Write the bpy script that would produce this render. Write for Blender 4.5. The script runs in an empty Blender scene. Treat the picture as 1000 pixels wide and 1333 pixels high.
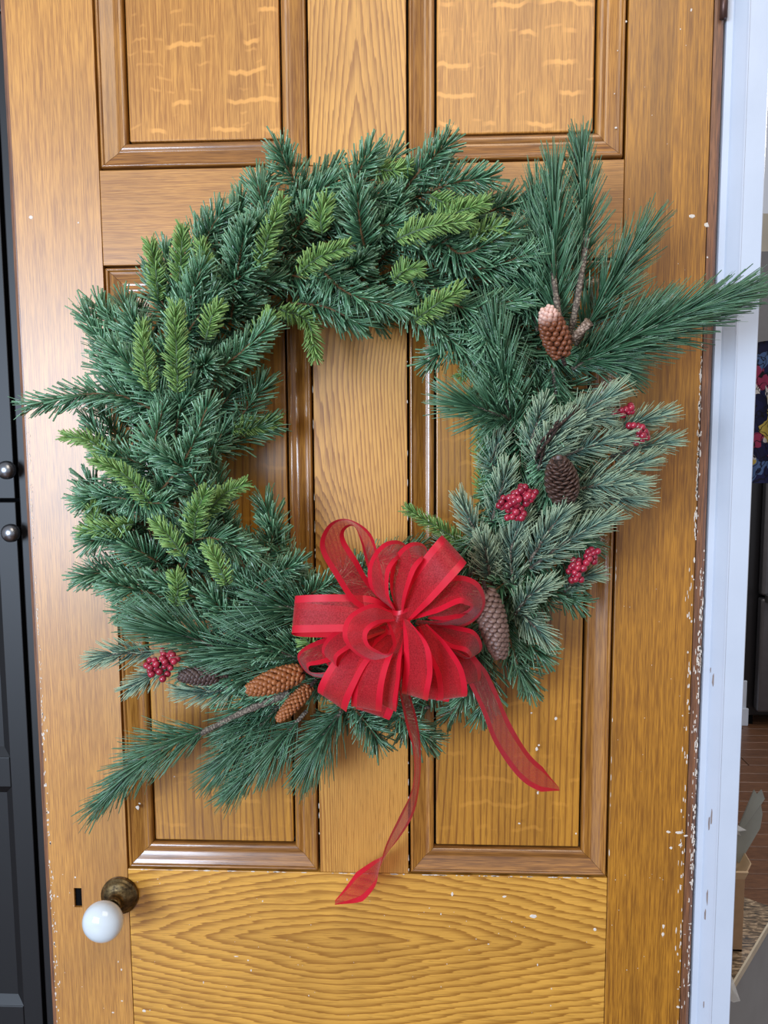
import bpy, bmesh, math, random
import numpy as np
from mathutils import Vector, Matrix

S = bpy.context.scene
COL = S.collection
R_ = math.radians

# ------------------------------------------------------------------ camera
F_PX = 1002.2
CAM = np.array([0.0673, -0.9243, 1.45])
YAW, PITCH, ROLL = -0.0446, 0.0987, -0.0059
cy, sy, cp, sp = math.cos(YAW), math.sin(YAW), math.cos(PITCH), math.sin(PITCH)
FWD = np.array([sy*cp, cy*cp, -sp])
ri = np.array([cy, -sy, 0.0]); up = np.cross(ri, FWD)
RIGHT = math.cos(ROLL)*ri + math.sin(ROLL)*up
UP = -math.sin(ROLL)*ri + math.cos(ROLL)*up
cam = bpy.data.cameras.new('camera'); camo = bpy.data.objects.new('camera', cam); COL.objects.link(camo)
M = Matrix([[RIGHT[0], UP[0], -FWD[0], CAM[0]], [RIGHT[1], UP[1], -FWD[1], CAM[1]],
            [RIGHT[2], UP[2], -FWD[2], CAM[2]], [0, 0, 0, 1]])
camo.matrix_world = M
cam.sensor_fit = 'VERTICAL'; cam.sensor_height = 36.0
cam.lens = 36.0*F_PX/1333.0
cam.clip_start = 0.02; cam.clip_end = 50
S.camera = camo

# ------------------------------------------------------------------ light
w = bpy.data.worlds.new('world'); S.world = w; w.use_nodes = True
bg = w.node_tree.nodes['Background']
bg.inputs[0].default_value = (0.86, 0.89, 1.0, 1); bg.inputs[1].default_value = 0.42

def area(name, loc, target, sx, sy_, power, col):
    l = bpy.data.lights.new(name, 'AREA'); l.shape = 'RECTANGLE'; l.size = sx; l.size_y = sy_
    l.energy = power; l.color = col
    o = bpy.data.objects.new(name, l); COL.objects.link(o); o.location = loc
    o.rotation_euler = (Vector(target)-Vector(loc)).to_track_quat('-Z', 'Y').to_euler()
    return o
area('window_light', (-1.72, -3.0, 1.46), (-0.3, 0, 1.4), 1.45, 1.40, 126, (0.66, 0.80, 1.0))
area('overhead_fill', (0.3, -1.6, 2.75), (0.1, 0, 1.2), 1.2, 1.2, 14, (1.0, 0.88, 0.72))  # added soft warm fill from above, not an actual ceiling lamp
area('room_light', (1.9, 1.2, 2.5), (1.6, 1.6, 0.0), 0.9, 0.9, 22, (1.0, 0.95, 0.9))

S.view_settings.view_transform = 'Standard'; S.view_settings.look = 'None'
S.view_settings.gamma = 1.0; S.view_settings.use_curve_mapping = False
S.view_settings.exposure = 0.19

# ------------------------------------------------------------------ helpers
def ray(u, v):
    return FWD + RIGHT*((u-500)/F_PX) + UP*((666.5-v)/F_PX)
def P(u, v, y=0.0):
    d = ray(u, v); return CAM + d*((y-CAM[1])/d[1])
def PZ(u, v, z):
    d = ray(u, v); return CAM + d*((z-CAM[2])/d[2])

def srgb(r, g, b):
    f = lambda c: (c/255)/12.92 if c/255 <= .04045 else ((c/255+.055)/1.055)**2.4
    return (f(r), f(g), f(b), 1)

def link(name, me, mat=None, parent=None, label=None, cat=None, group=None, kind=None, loc=None):
    o = bpy.data.objects.new(name, me); COL.objects.link(o)
    if mat is not None and me is not None:
        for m in (mat if isinstance(mat, (list, tuple)) else [mat]): me.materials.append(m)
    if parent: o.parent = parent
    if loc is not None: o.location = loc
    if label: o['label'] = label
    if cat: o['category'] = cat
    if group: o['group'] = group
    if kind: o['kind'] = kind
    return o

def empty(name, loc, label=None, cat=None, group=None, kind=None):
    o = link(name, None, label=label, cat=cat, group=group, kind=kind); o.location = loc
    o.empty_display_size = .05
    return o

def mesh(name, V, F, smooth=False, origin=None, uv=None, mi=None):
    V = np.asarray(V, float)
    if origin is not None: V = V-np.asarray(origin)
    me = bpy.data.meshes.new(name)
    me.from_pydata(V.tolist(), [], [list(map(int, f)) for f in F])
    if smooth: me.polygons.foreach_set('use_smooth', [True]*len(me.polygons))
    if mi is not None: me.polygons.foreach_set('material_index', mi)
    if uv is not None:
        l = me.uv_layers.new(name='UVMap')
        idx = np.zeros(len(me.loops), int); me.loops.foreach_get('vertex_index', idx)
        l.data.foreach_set('uv', np.asarray(uv)[idx].astype(np.float32).ravel())
    me.update()
    return me

def boxes(name, lst, bevel=0.0, origin=None, seg=2):
    bm = bmesh.new()
    for (x0, x1, y0, y1, z0, z1) in lst:
        r = bmesh.ops.create_cube(bm, size=1)
        for v in r['verts']:
            v.co = Vector((x0+(v.co.x+.5)*(x1-x0), y0+(v.co.y+.5)*(y1-y0), z0+(v.co.z+.5)*(z1-z0)))
    if bevel: bmesh.ops.bevel(bm, geom=list(bm.edges), offset=bevel, segments=seg, affect='EDGES', profile=.5)
    bmesh.ops.recalc_face_normals(bm, faces=bm.faces)
    if origin is not None: bmesh.ops.translate(bm, verts=bm.verts, vec=-Vector(origin))
    me = bpy.data.meshes.new(name); bm.to_mesh(me); bm.free()
    return me

def extrude_profile(pts, z0, z1, origin=(0, 0, 0)):
    n = len(pts); V = [(x, y, z0) for x, y in pts]+[(x, y, z1) for x, y in pts]
    F = [(i, (i+1) % n, n+(i+1) % n, n+i) for i in range(n)]+[tuple(range(n))[::-1], tuple(range(n, 2*n))]
    me = mesh('p', V, F, origin=origin); bm = bmesh.new(); bm.from_mesh(me)
    bmesh.ops.recalc_face_normals(bm, faces=bm.faces); bm.to_mesh(me); bm.free()
    return me

def nrm(a): return a/max(np.linalg.norm(a), 1e-9)

def catmull(pts, n):
    pts = np.asarray(pts, float); m = len(pts)
    if m == 2:
        t = np.linspace(0, 1, n)[:, None]; return pts[0]*(1-t)+pts[1]*t
    ext = np.vstack([2*pts[0]-pts[1], pts, 2*pts[-1]-pts[-2]])
    out = []
    for s in np.linspace(0, m-1, n):
        i = min(int(s), m-2); t = s-i
        p0, p1, p2, p3 = ext[i:i+4]
        out.append(.5*((2*p1)+(-p0+p2)*t+(2*p0-5*p1+4*p2-p3)*t*t+(-p0+3*p1-3*p2+p3)*t**3))
    return np.array(out)

def tube_data(path, r, k=6):
    path = np.asarray(path); n = len(path); r = np.broadcast_to(np.asarray(r, float), (n,))
    T = np.gradient(path, axis=0); V = []; F = []
    A = None
    for i in range(n):
        t = nrm(T[i])
        if A is None:
            A = nrm(np.cross(t, [0.3, .5, .81]))
        A = nrm(A-t*np.dot(A, t)); B = np.cross(t, A)
        for j in range(k):
            a = 2*math.pi*j/k; V.append(path[i]+r[i]*(math.cos(a)*A+math.sin(a)*B))
    for i in range(n-1):
        for j in range(k):
            F.append((i*k+j, i*k+(j+1) % k, (i+1)*k+(j+1) % k, (i+1)*k+j))
    F.append(tuple(range(k))[::-1]); F.append(tuple((n-1)*k+j for j in range(k)))
    return V, F
def joinvf(parts):
    V = []; F = []
    for v, f in parts:
        o = len(V); V += list(v); F += [tuple(i+o for i in q) for q in f]
    return V, F

def lathe(prof, k=40):
    """prof: (r, h); axis +h -> -Y (towards the viewer side of the door)"""
    V = []; F = []
    for r, h in prof:
        for j in range(k):
            a = 2*math.pi*j/k; V.append((r*math.cos(a), -h, r*math.sin(a)))
    n = len(prof)
    for i in range(n-1):
        for j in range(k):
            F.append((i*k+j, (i+1)*k+j, (i+1)*k+(j+1) % k, i*k+(j+1) % k))
    F.append(tuple(range(k))); F.append(tuple((n-1)*k+j for j in range(k))[::-1])
    return V, F

# ------------------------------------------------------------------ materials
class NT:
    def __init__(s, name):
        s.m = bpy.data.materials.new(name); s.m.use_nodes = True; s.t = s.m.node_tree
        s.b = s.t.nodes['Principled BSDF']; s.out = s.t.nodes['Material Output']
    def n(s, typ, **kw):
        x = s.t.nodes.new(typ)
        for k, v in kw.items(): setattr(x, k, v)
        return x
    def L(s, a, b): s.t.links.new(a, b)
    def put(s, sock, v):
        if isinstance(v, (int, float, tuple)): sock.default_value = v
        else: s.L(v, sock)
    def math(s, op, a, b=0.0, c=0.0):
        x = s.n('ShaderNodeMath', operation=op)
        s.put(x.inputs[0], a); s.put(x.inputs[1], b)
        if op in ('MULTIPLY_ADD', 'SMOOTH_MIN'): s.put(x.inputs[2], c)
        return x.outputs[0]
    def xyz(s):
        tc = s.n('ShaderNodeTexCoord'); sep = s.n('ShaderNodeSeparateXYZ'); s.L(tc.outputs['Object'], sep.inputs[0])
        return sep.outputs
    def comb(s, x, y, z):
        c = s.n('ShaderNodeCombineXYZ')
        for i, v in enumerate((x, y, z)): s.put(c.inputs[i], v)
        return c.outputs[0]
    def noise(s, vec, scale=1.0, detail=2.0, rough=.5, dist=0.0):
        x = s.n('ShaderNodeTexNoise'); x.inputs['Scale'].default_value = scale
        x.inputs['Detail'].default_value = detail; x.inputs['Roughness'].default_value = rough
        x.inputs['Distortion'].default_value = dist
        if vec is not None: s.L(vec, x.inputs['Vector'])
        return x.outputs['Fac']
    def ramp(s, f, stops, interp='LINEAR'):
        r = s.n('ShaderNodeValToRGB'); r.color_ramp.interpolation = interp
        e = r.color_ramp.elements
        while len(e) < len(stops): e.new(.5)
        for el, (p, c) in zip(e, stops):
            el.position = p; el.color = c if isinstance(c, tuple) else (c, c, c, 1)
        s.put(r.inputs[0], f); return r.outputs[0]
    def mix(s, f, a, b, typ='MIX'):
        x = s.n('ShaderNodeMix', data_type='RGBA', blend_type=typ)
        s.put(x.inputs['Factor'], f); s.put(x.inputs['A'], a); s.put(x.inputs['B'], b)
        return x.outputs['Result']
    def bump(s, h, strength=.2, dist=.001):
        x = s.n('ShaderNodeBump'); x.inputs['Strength'].default_value = strength; x.inputs['Distance'].default_value = dist
        s.L(h, x.inputs['Height']); s.L(x.outputs[0], s.b.inputs['Normal'])
    def set(s, **kw):
        for k, v in kw.items(): s.put(s.b.inputs[k.replace('_', ' ')], v)
        return s

def plain(name, col, rough=.5, metal=0.0, noise_amt=.12, scale=30.0, **kw):
    t = NT(name); tc = t.n('ShaderNodeTexCoord')
    f = t.noise(tc.outputs['Object'], scale, 3)
    dark = tuple(c*(1-noise_amt*2) for c in col[:3])+(1,)
    light = tuple(min(1, c*(1+noise_amt)) for c in col[:3])+(1,)
    t.set(Base_Color=t.mix(f, dark, light), Roughness=rough, Metallic=metal, **kw)
    return t.m

def wood(name, light, dark, grain='v', figure=None, flecks=0.0, seed=0.0, coat=.5, streak=.5, tint=1.0, rough=.42, coatr=.22):
    """varnished wood in door space: x across, z up"""
    t = NT(name); X, Y, Z = t.xyz()
    a, b = (X, Z) if grain == 'v' else (Z, X)       # a across the grain, b along it
    def cc(sa, sb, o=0.0):
        return t.comb(t.math('MULTIPLY', a, sa), t.math('MULTIPLY', b, sb), t.math('ADD', t.math('MULTIPLY', Y, sa*.6), seed+o))
    fine = t.noise(cc(820, 26), 1, 2, .65)
    mid = t.noise(cc(330, 5.0, 3.1), 1, 3, .6)
    wide = t.noise(cc(30, 1.3, 7.7), 1, 3, .6)
    blotch = t.noise(cc(7, 4, 11.2), 1, 3, .6)
    pores = t.noise(cc(900, 45, 5.5), 1, 1, .5)
    rings = None
    if figure == 'flame':      # cathedral grain of the central mullion
        jag = t.noise(cc(260, 7, 2.2), 1, 3, .6)
        wob = t.noise(cc(30, 5, 8.8), 1, 2, .5)
        sh = t.n('ShaderNodeMapRange', interpolation_type='SMOOTHSTEP')
        t.L(Z, sh.inputs[0]); sh.inputs[1].default_value = 1.50; sh.inputs[2].default_value = 1.76
        sh.inputs[3].default_value = -0.056; sh.inputs[4].default_value = -0.003
        kk = t.n('ShaderNodeMapRange', interpolation_type='SMOOTHSTEP')
        t.L(Z, kk.inputs[0]); kk.inputs[1].default_value = 1.02; kk.inputs[2].default_value = 1.42
        kk.inputs[3].default_value = 3.4; kk.inputs[4].default_value = 1.25
        d = t.math('ABSOLUTE', t.math('SUBTRACT', X, sh.outputs[0]))
        q = t.math('MULTIPLY', t.math('POWER', d, 1.35), 330)
        q = t.math('MULTIPLY', q, kk.outputs[0])
        zz = t.math('MULTIPLY', Z, 17.0)
        zs = t.math('DIVIDE', zz, kk.outputs[0])
        ph = t.math('ADD', t.math('ADD', q, zs), t.math('ADD', t.math('MULTIPLY', jag, .9), t.math('MULTIPLY', wob, 1.1)))
        rings = t.math('FRACT', ph)
    elif figure == 'eye':      # oval figure of the lock rail
        c = P(437, 1222, 0)
        jag = t.noise(cc(300, 9, 2.2), 1, 3, .65)
        wob = t.noise(t.comb(t.math('MULTIPLY', X, 5), t.math('MULTIPLY', Z, 18), seed), 1, 2, .5)
        dx = t.math('MULTIPLY', t.math('SUBTRACT', X, float(c[0])), 15.0)
        dz = t.math('MULTIPLY', t.math('SUBTRACT', Z, float(c[2])), 84.0)
        ax = t.math('POWER', t.math('ABSOLUTE', dx), 1.25); az = t.math('POWER', t.math('ABSOLUTE', dz), 1.15)
        ph = t.math('ADD', ax, az)
        ph = t.math('POWER', ph, .93)
        ph = t.math('ADD', t.math('MULTIPLY', ph, 1.0), t.math('ADD', t.math('MULTIPLY', jag, .8), t.math('MULTIPLY', wob, 2.6)))
        rings = t.math('FRACT', ph)
    elif figure == 'stripe':   # straight dark latewood lines
        wv = t.noise(cc(9, 1.3, 4.4), 1, 2, .5)
        ph = t.math('ADD', t.math('MULTIPLY', a, 105), t.math('MULTIPLY', wv, 7))
        rings = t.math('FRACT', ph)
    base = t.ramp(t.math('ADD', t.math('MULTIPLY', fine, .6), t.math('MULTIPLY', mid, .4)), [(.40, dark), (.59, light)])
    if rings is not None:
        lo = tuple(c*.93 for c in dark[:3])+(1,); hi = tuple(min(1, c*1.12) for c in light[:3])+(1,)
        st = [(0, hi), (.45, light), (.86, lo), (.95, lo), (1, hi)] if figure != 'stripe' else [(0, light), (.62, light), (.84, lo), (.93, lo), (1, light)]
        rc = t.ramp(rings, st)
        base = t.mix(.62 if figure == 'stripe' else .74, base, rc)
    dk = tuple(c*.55 for c in dark[:3])+(1,)
    base = t.mix(t.math('MULTIPLY', t.ramp(wide, [(.45, 0.0), (.75, 1.0)]), streak*.75), base, dk)
    base = t.mix(t.math('MULTIPLY', t.ramp(blotch, [(.48, 0.0), (.8, 1.0)]), .45), base, dk)
    base = t.mix(t.math('MULTIPLY', t.ramp(pores, [(.60, 0.0), (.70, 1.0)]), .35), base, dk)
    if flecks:                 # pale medullary ray flecks running across the grain
        wz = t.noise(t.comb(t.math('MULTIPLY', X, 30), t.math('MULTIPLY', Z, 6), seed), 1, 3, .6)
        zr = t.math('ADD', t.math('MULTIPLY', Z, 30.5), t.math('MULTIPLY', wz, .75))
        fr = t.math('ABSOLUTE', t.math('SUBTRACT', t.math('FRACT', zr), .5))
        row = t.math('FLOOR', zr)
        line = t.ramp(fr, [(.045, 1.0), (.10, 0.0)])
        seg = t.noise(t.comb(t.math('MULTIPLY', X, 22), t.math('MULTIPLY', row, 7.31), seed+20), 1, 1, .5)
        msk = t.math('MULTIPLY', line, t.ramp(seg, [(.50, 0.0), (.58, 1.0)]))
        zr2 = t.math('ADD', t.math('MULTIPLY', Z, 71), t.math('MULTIPLY', wz, 1.6))
        fr2 = t.math('ABSOLUTE', t.math('SUBTRACT', t.math('FRACT', zr2), .5))
        seg2 = t.noise(t.comb(t.math('MULTIPLY', X, 40), t.math('MULTIPLY', t.math('FLOOR', zr2), 5.1), seed+9), 1, 1, .5)
        m2 = t.math('MULTIPLY', t.math('MULTIPLY', t.ramp(fr2, [(.05, 1.0), (.14, 0.0)]), t.ramp(seg2, [(.58, 0.0), (.66, 1.0)])), .45)
        pale = tuple(min(1, c*1.35+.02) for c in light[:3])+(1,)
        base = t.mix(t.math('MULTIPLY', t.math('MAXIMUM', msk, m2), float(flecks)), base, pale)
    rr = t.math('ADD', t.math('MULTIPLY', blotch, .12), rough-.06)
    t.set(Base_Color=base, Roughness=rr, Coat_Weight=coat, Coat_Roughness=coatr, Specular_IOR_Level=.45)
    t.bump(t.math('ADD', t.math('MULTIPLY', fine, .7), t.math('MULTIPLY', pores, -.5)), .22, .0004)
    return t.m

LT = srgb(206, 142, 66); DK = srgb(158, 98, 38)
M_stile = wood('oak_stile', srgb(208, 146, 62), srgb(166, 108, 40), 'v', seed=1, streak=.2, coat=1.0, coatr=.33, rough=.5)
M_stile_r = wood('oak_stile_dark', srgb(188, 126, 34), srgb(136, 84, 18), 'v', seed=4, streak=1.0, coat=.7, coatr=.3, rough=.5)
M_panel_up = wood('oak_panel_rayed', srgb(208, 146, 66), srgb(162, 104, 40), 'v', flecks=.6, seed=9, streak=.4)
M_panel_lo = wood('oak_panel_striped', srgb(200, 138, 46), srgb(136, 82, 22), 'v', figure='stripe', flecks=.22, seed=13, streak=.5, coat=1.0, coatr=.16)
M_mull = wood('oak_flame', srgb(218, 158, 74), srgb(158, 98, 34), 'v', figure='flame', seed=17, streak=.15)
M_cross = wood('oak_cross_rail', srgb(202, 142, 68), srgb(162, 106, 46), 'h', seed=21, streak=.35)
M_lock = wood('oak_lock_rail', srgb(218, 160, 68), srgb(158, 102, 32), 'h', figure='eye', seed=25, streak=.12)
M_mv = wood('oak_moulding_upright', srgb(190, 130, 54), srgb(136, 84, 30), 'v', seed=31, streak=.6, coat=.9, rough=.33, coatr=.13)
M_mh = wood('oak_moulding_level', srgb(184, 124, 58), srgb(124, 78, 36), 'h', seed=35, streak=.6, coat=.9, rough=.33, coatr=.13)
M_gap_shade = plain('gap_shade', srgb(38, 24, 16), .8)  # near-black brown backing colour, stands in for shade in the moulding gaps
M_white_paint = plain('old_white_paint', srgb(226, 214, 200), .55, scale=300)
def painted():
    t = NT('white_gloss_paint'); tc = t.n('ShaderNodeTexCoord')
    a = t.noise(tc.outputs['Object'], 14, 4); b = t.noise(tc.outputs['Object'], 160, 2)
    c = t.mix(a, srgb(190, 198, 211), srgb(206, 213, 225))
    t.set(Base_Color=c, Roughness=.32, Coat_Weight=.3, Coat_Roughness=.2); t.bump(b, .12, .001); return t.m
M_paint = painted()
M_bare = plain('chipped_primer', srgb(140, 125, 118), .8, scale=200)
M_black = plain('black_cabinet_paint', srgb(13, 13, 15), .5, scale=8)
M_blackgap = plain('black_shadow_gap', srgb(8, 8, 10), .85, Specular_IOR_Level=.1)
M_steel = plain('brushed_nickel', srgb(150, 152, 156), .28, 1.0, .05)
M_brass = None
def brass():
    t = NT('aged_brass'); tc = t.n('ShaderNodeTexCoord')
    a = t.noise(tc.outputs['Object'], 90, 5, .7)
    t.set(Base_Color=t.ramp(a, [(.35, srgb(52, 42, 30)), (.55, srgb(120, 100, 66)), (.75, srgb(176, 152, 104))]), Metallic=.9,
          Roughness=t.ramp(a, [(.3, .5), (.8, .28)]))
    return t.m
M_brass = brass()
M_porc = NT('white_porcelain').set(Base_Color=srgb(212, 218, 220), Roughness=.12, Coat_Weight=.6, Coat_Roughness=.04).m

# foliage: UV.x = random per needle, UV.y = position along the needle
def needle_mat(name, c1, c2, tip, tipamt, base, rough=.38, spec=.5):
    t = NT(name); uv = t.n('ShaderNodeUVMap'); uv.uv_map = 'UVMap'
    sep = t.n('ShaderNodeSeparateXYZ'); t.L(uv.outputs[0], sep.inputs[0])
    oi = t.n('ShaderNodeObjectInfo')
    f = t.math('ADD', t.math('MULTIPLY', sep.outputs[0], .65), t.math('MULTIPLY', oi.outputs['Random'], .35))
    c = t.mix(f, c1, c2)
    c = t.mix(t.math('MULTIPLY', t.ramp(sep.outputs[1], [(.35, 0.0), (1.0, 1.0)]), tipamt), c, tip)
    c = t.mix(t.math('MULTIPLY', t.ramp(sep.outputs[1], [(.0, 1.0), (.25, 0.0)]), .5), c, base)
    t.set(Base_Color=c, Roughness=rough, Specular_IOR_Level=spec)
    return t.m
M_fir = needle_mat('fir_needles', srgb(32, 78, 52), srgb(106, 156, 114), srgb(140, 182, 140), .45, srgb(76, 84, 48), .27, .9)
M_bright = needle_mat('young_fir_needles', srgb(84, 128, 60), srgb(142, 176, 98), srgb(160, 190, 112), .5, srgb(96, 116, 44), .42, .4)
M_pine = needle_mat('pine_needles', srgb(36, 78, 52), srgb(90, 136, 100), srgb(126, 166, 130), .4, srgb(46, 72, 54), .30, .7)
M_spruce = needle_mat('frosted_spruce_needles', srgb(78, 108, 96), srgb(116, 146, 128), srgb(202, 218, 176), .68, srgb(52, 74, 66), .5, .3)
M_stem = plain('brown_stem', srgb(112, 78, 46), .7, scale=400)
M_gstem = plain('green_stem', srgb(70, 92, 60), .6, scale=300)
def bark(name, a, b):
    t = NT(name); tc = t.n('ShaderNodeTexCoord'); v = t.n('ShaderNodeTexVoronoi'); v.inputs['Scale'].default_value = 420
    t.L(tc.outputs['Object'], v.inputs['Vector'])
    t.set(Base_Color=t.ramp(v.outputs['Distance'], [(.1, b), (.6, a)]), Roughness=.85); t.bump(v.outputs['Distance'], .8, .002); return t.m
M_bark = bark('grey_bark', srgb(88, 76, 66), srgb(160, 144, 124))
M_vine = bark('dark_vine', srgb(44, 28, 22), srgb(96, 70, 56))
M_barkp = bark('pale_bark', srgb(120, 96, 78), srgb(206, 180, 158))

# ------------------------------------------------------------------ setting: floor of planks
M_plank = wood('floor_plank', srgb(122, 84, 58), srgb(84, 54, 36), 'h', seed=41, streak=.5, coat=.2, coatr=.4)
floor = link('floor', boxes('floor', [(-3, 3.2, -4, 5, -.05, -.012)]), M_plank, kind='structure')
pm = boxes('plank', [(0, 1.196, 0, .083, -.012, 0)], .0015, seg=1)
pm.materials.append(M_plank)
k = 0
for r in range(46):
    for c in range(3):
        if k >= 138: break
        o = bpy.data.objects.new('plank', pm); COL.objects.link(o); o.parent = floor
        o.location = (.0+c*1.2-((r*.37) % 1)*1.0, .55+r*.0855-.2, 0); k += 1

# ------------------------------------------------------------------ the door
DX0, DX1 = -.41, .41
X1, X2, X3, X4 = -.3072, -.0577, .0543, .3037
Z1, Z2, Z3 = 1.7621, 1.6533, .8979
ZT, ZB = 2.17, .006
door = empty('door_1', (0, 0, 0), kind='structure', label='old varnished oak panelled door with chipped white paint along its edges', cat=None)
TH = .038
hole = (P(96, 1156)[0], P(106, 1156)[0], P(100, 1181)[2], P(100, 1156)[2])
link('stile', boxes('stile', [(DX0, hole[0], 0, TH, ZB, ZT), (hole[1], X1, 0, TH, ZB, ZT),
     (hole[0], hole[1], 0, TH, ZB, hole[2]), (hole[0], hole[1], 0, TH, hole[3], ZT),
     ]), M_stile, door)
# worn rounded outer edge
def edge_strip(x0, x1, rr, sgn):
    pts = [(x0, TH), (x0, .0), (x1, .0), (x1, TH)]
    if sgn < 0: pts = [(x0, TH), (x0, rr), (x0+rr*.3, rr*.3), (x0+rr, 0), (x1, 0), (x1, TH)]
    else: pts = [(x0, TH), (x0, 0), (x1-rr, 0), (x1-rr*.3, rr*.3), (x1, rr), (x1, TH)]
    return extrude_profile(pts, ZB, ZT)
M_edge = wood('oak_worn_edge', srgb(150, 100, 66), srgb(96, 64, 48), 'v', seed=51, streak=.5)
link('edge_strip', edge_strip(DX0-.0075, DX0-.0002, .006, -1), M_edge, door)
link('stile', boxes('stile', [(X4, .3975, 0, TH, ZB, ZT)], .0008), M_stile_r, door)
link('edge_strip', edge_strip(.3983, .4105, .005, 1), M_edge, door)
link('lock_plate', boxes('lock_plate', [(hole[0], hole[1], .0035, .0055, hole[2], hole[3])]), M_blackgap, door, label='latch hole, its lock plate coloured black to stand in for shade')  # plate just inside the hole, blackened to read as deep shade
g = .0007
link('rail', boxes('rail', [(X1+g, X4-g, 0, TH, Z2, Z1)], .0008), M_cross, door)
link('rail', boxes('rail', [(X1+g, X4-g, 0, TH, .655, Z3)], .0008), M_lock, door)
link('rail', boxes('rail', [(X1+g, X4-g, 0, TH, 2.06, ZT)], .0008), M_cross, door)
link('rail', boxes('rail', [(X1+g, X4-g, 0, TH, ZB, .22)], .0008), M_cross, door)
for za, zb in ((Z3+g, Z2-g), (Z1+g, 2.06-g), (.22+g, .655-g)):
    link('mullion', boxes('mullion', [(X2, X3, 0, TH, za, zb)], .0008), M_mull, door)

# moulding: (distance inward from the opening edge, height above the stile face)
PROF = [(.0017, -.016), (.0017, -.0006), (.0026, .0010), (.0042, .0016), (.0058, .0010), (.0066, -.0010), (.0082, -.0012),
        (.0105, -.0018), (.0140, -.0036), (.0190, -.0060), (.0236, -.0072), (.0250, -.0060), (.0285, -.0058), (.0312, -.0066), (.0326, -.0090), (.0326, -.016)]
PROF = [(.0028, -.016), (.0028, -.0012), (.0034, .0004), (.0048, .0012), (.0062, .0006), (.0070, -.0012), (.0084, -.0016),
        (.0105, -.0022), (.0140, -.0040), (.0185, -.0062), (.0222, -.0072), (.0236, -.0066), (.0255, -.0058), (.0275, -.0056), (.0295, -.0060), (.0312, -.0070), (.0322, -.0088), (.0324, -.016)]
_p = []
for _a, _b in zip(PROF[:-1], PROF[1:]):
    for _q in (0, .5): _p.append((_a[0]+(_b[0]-_a[0])*_q, _a[1]+(_b[1]-_a[1])*_q))
PROF = _p+[PROF[-1]]
def moulding(x0, x1, z0, z1):
    cor = [(x0, z0, 1, 1), (x1, z0, -1, 1), (x1, z1, -1, -1), (x0, z1, 1, -1)]
    for s in range(4):
        a, b = cor[s], cor[(s+1) % 4]; V = []; n = len(PROF)
        eps = .00025
        for (x, z, dx, dz) in (a, b):
            for o, h in PROF: V.append([x+dx*o, -h, z+dz*o])
        V = np.array(V)
        d = nrm(V[n]-V[0]); V[:n] += d*eps; V[n:] -= d*eps
        F = [(i, i+1, n+i+1, n+i) for i in range(n-1)]+[tuple(range(n)), tuple(range(n, 2*n))[::-1]]
        me = mesh('moulding', V, F)
        bm = bmesh.new(); bm.from_mesh(me); bmesh.ops.recalc_face_normals(bm, faces=bm.faces)
        for f in bm.faces: f.smooth = len(f.verts) == 4
        for e in bm.edges:
            if any(len(f.verts) > 4 for f in e.link_faces): e.smooth = False
        bm.to_mesh(me); bm.free()
        link('moulding', me, M_mh if s in (0, 2) else M_mv, door)
for i, (x0, x1, z0, z1) in enumerate([(X1, X2, Z1, 2.06), (X3, X4, Z1, 2.06), (X1, X2, Z3, Z2), (X3, X4, Z3, Z2), (X1, X2, .22, .655), (X3, X4, .22, .655)]):
    moulding(x0, x1, z0, z1)
    q = .0350
    link('panel', boxes('panel', [(x0+q, x1-q, .0095, .022, z0+q, z1-q)], .0015), M_panel_up if i < 2 else M_panel_lo, door)
    link('panel_backing', boxes('panel_backing', [(x0-.004, x1+.004, .0225, .026, z0-.004, z1+.004)]), M_gap_shade, door)

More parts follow.
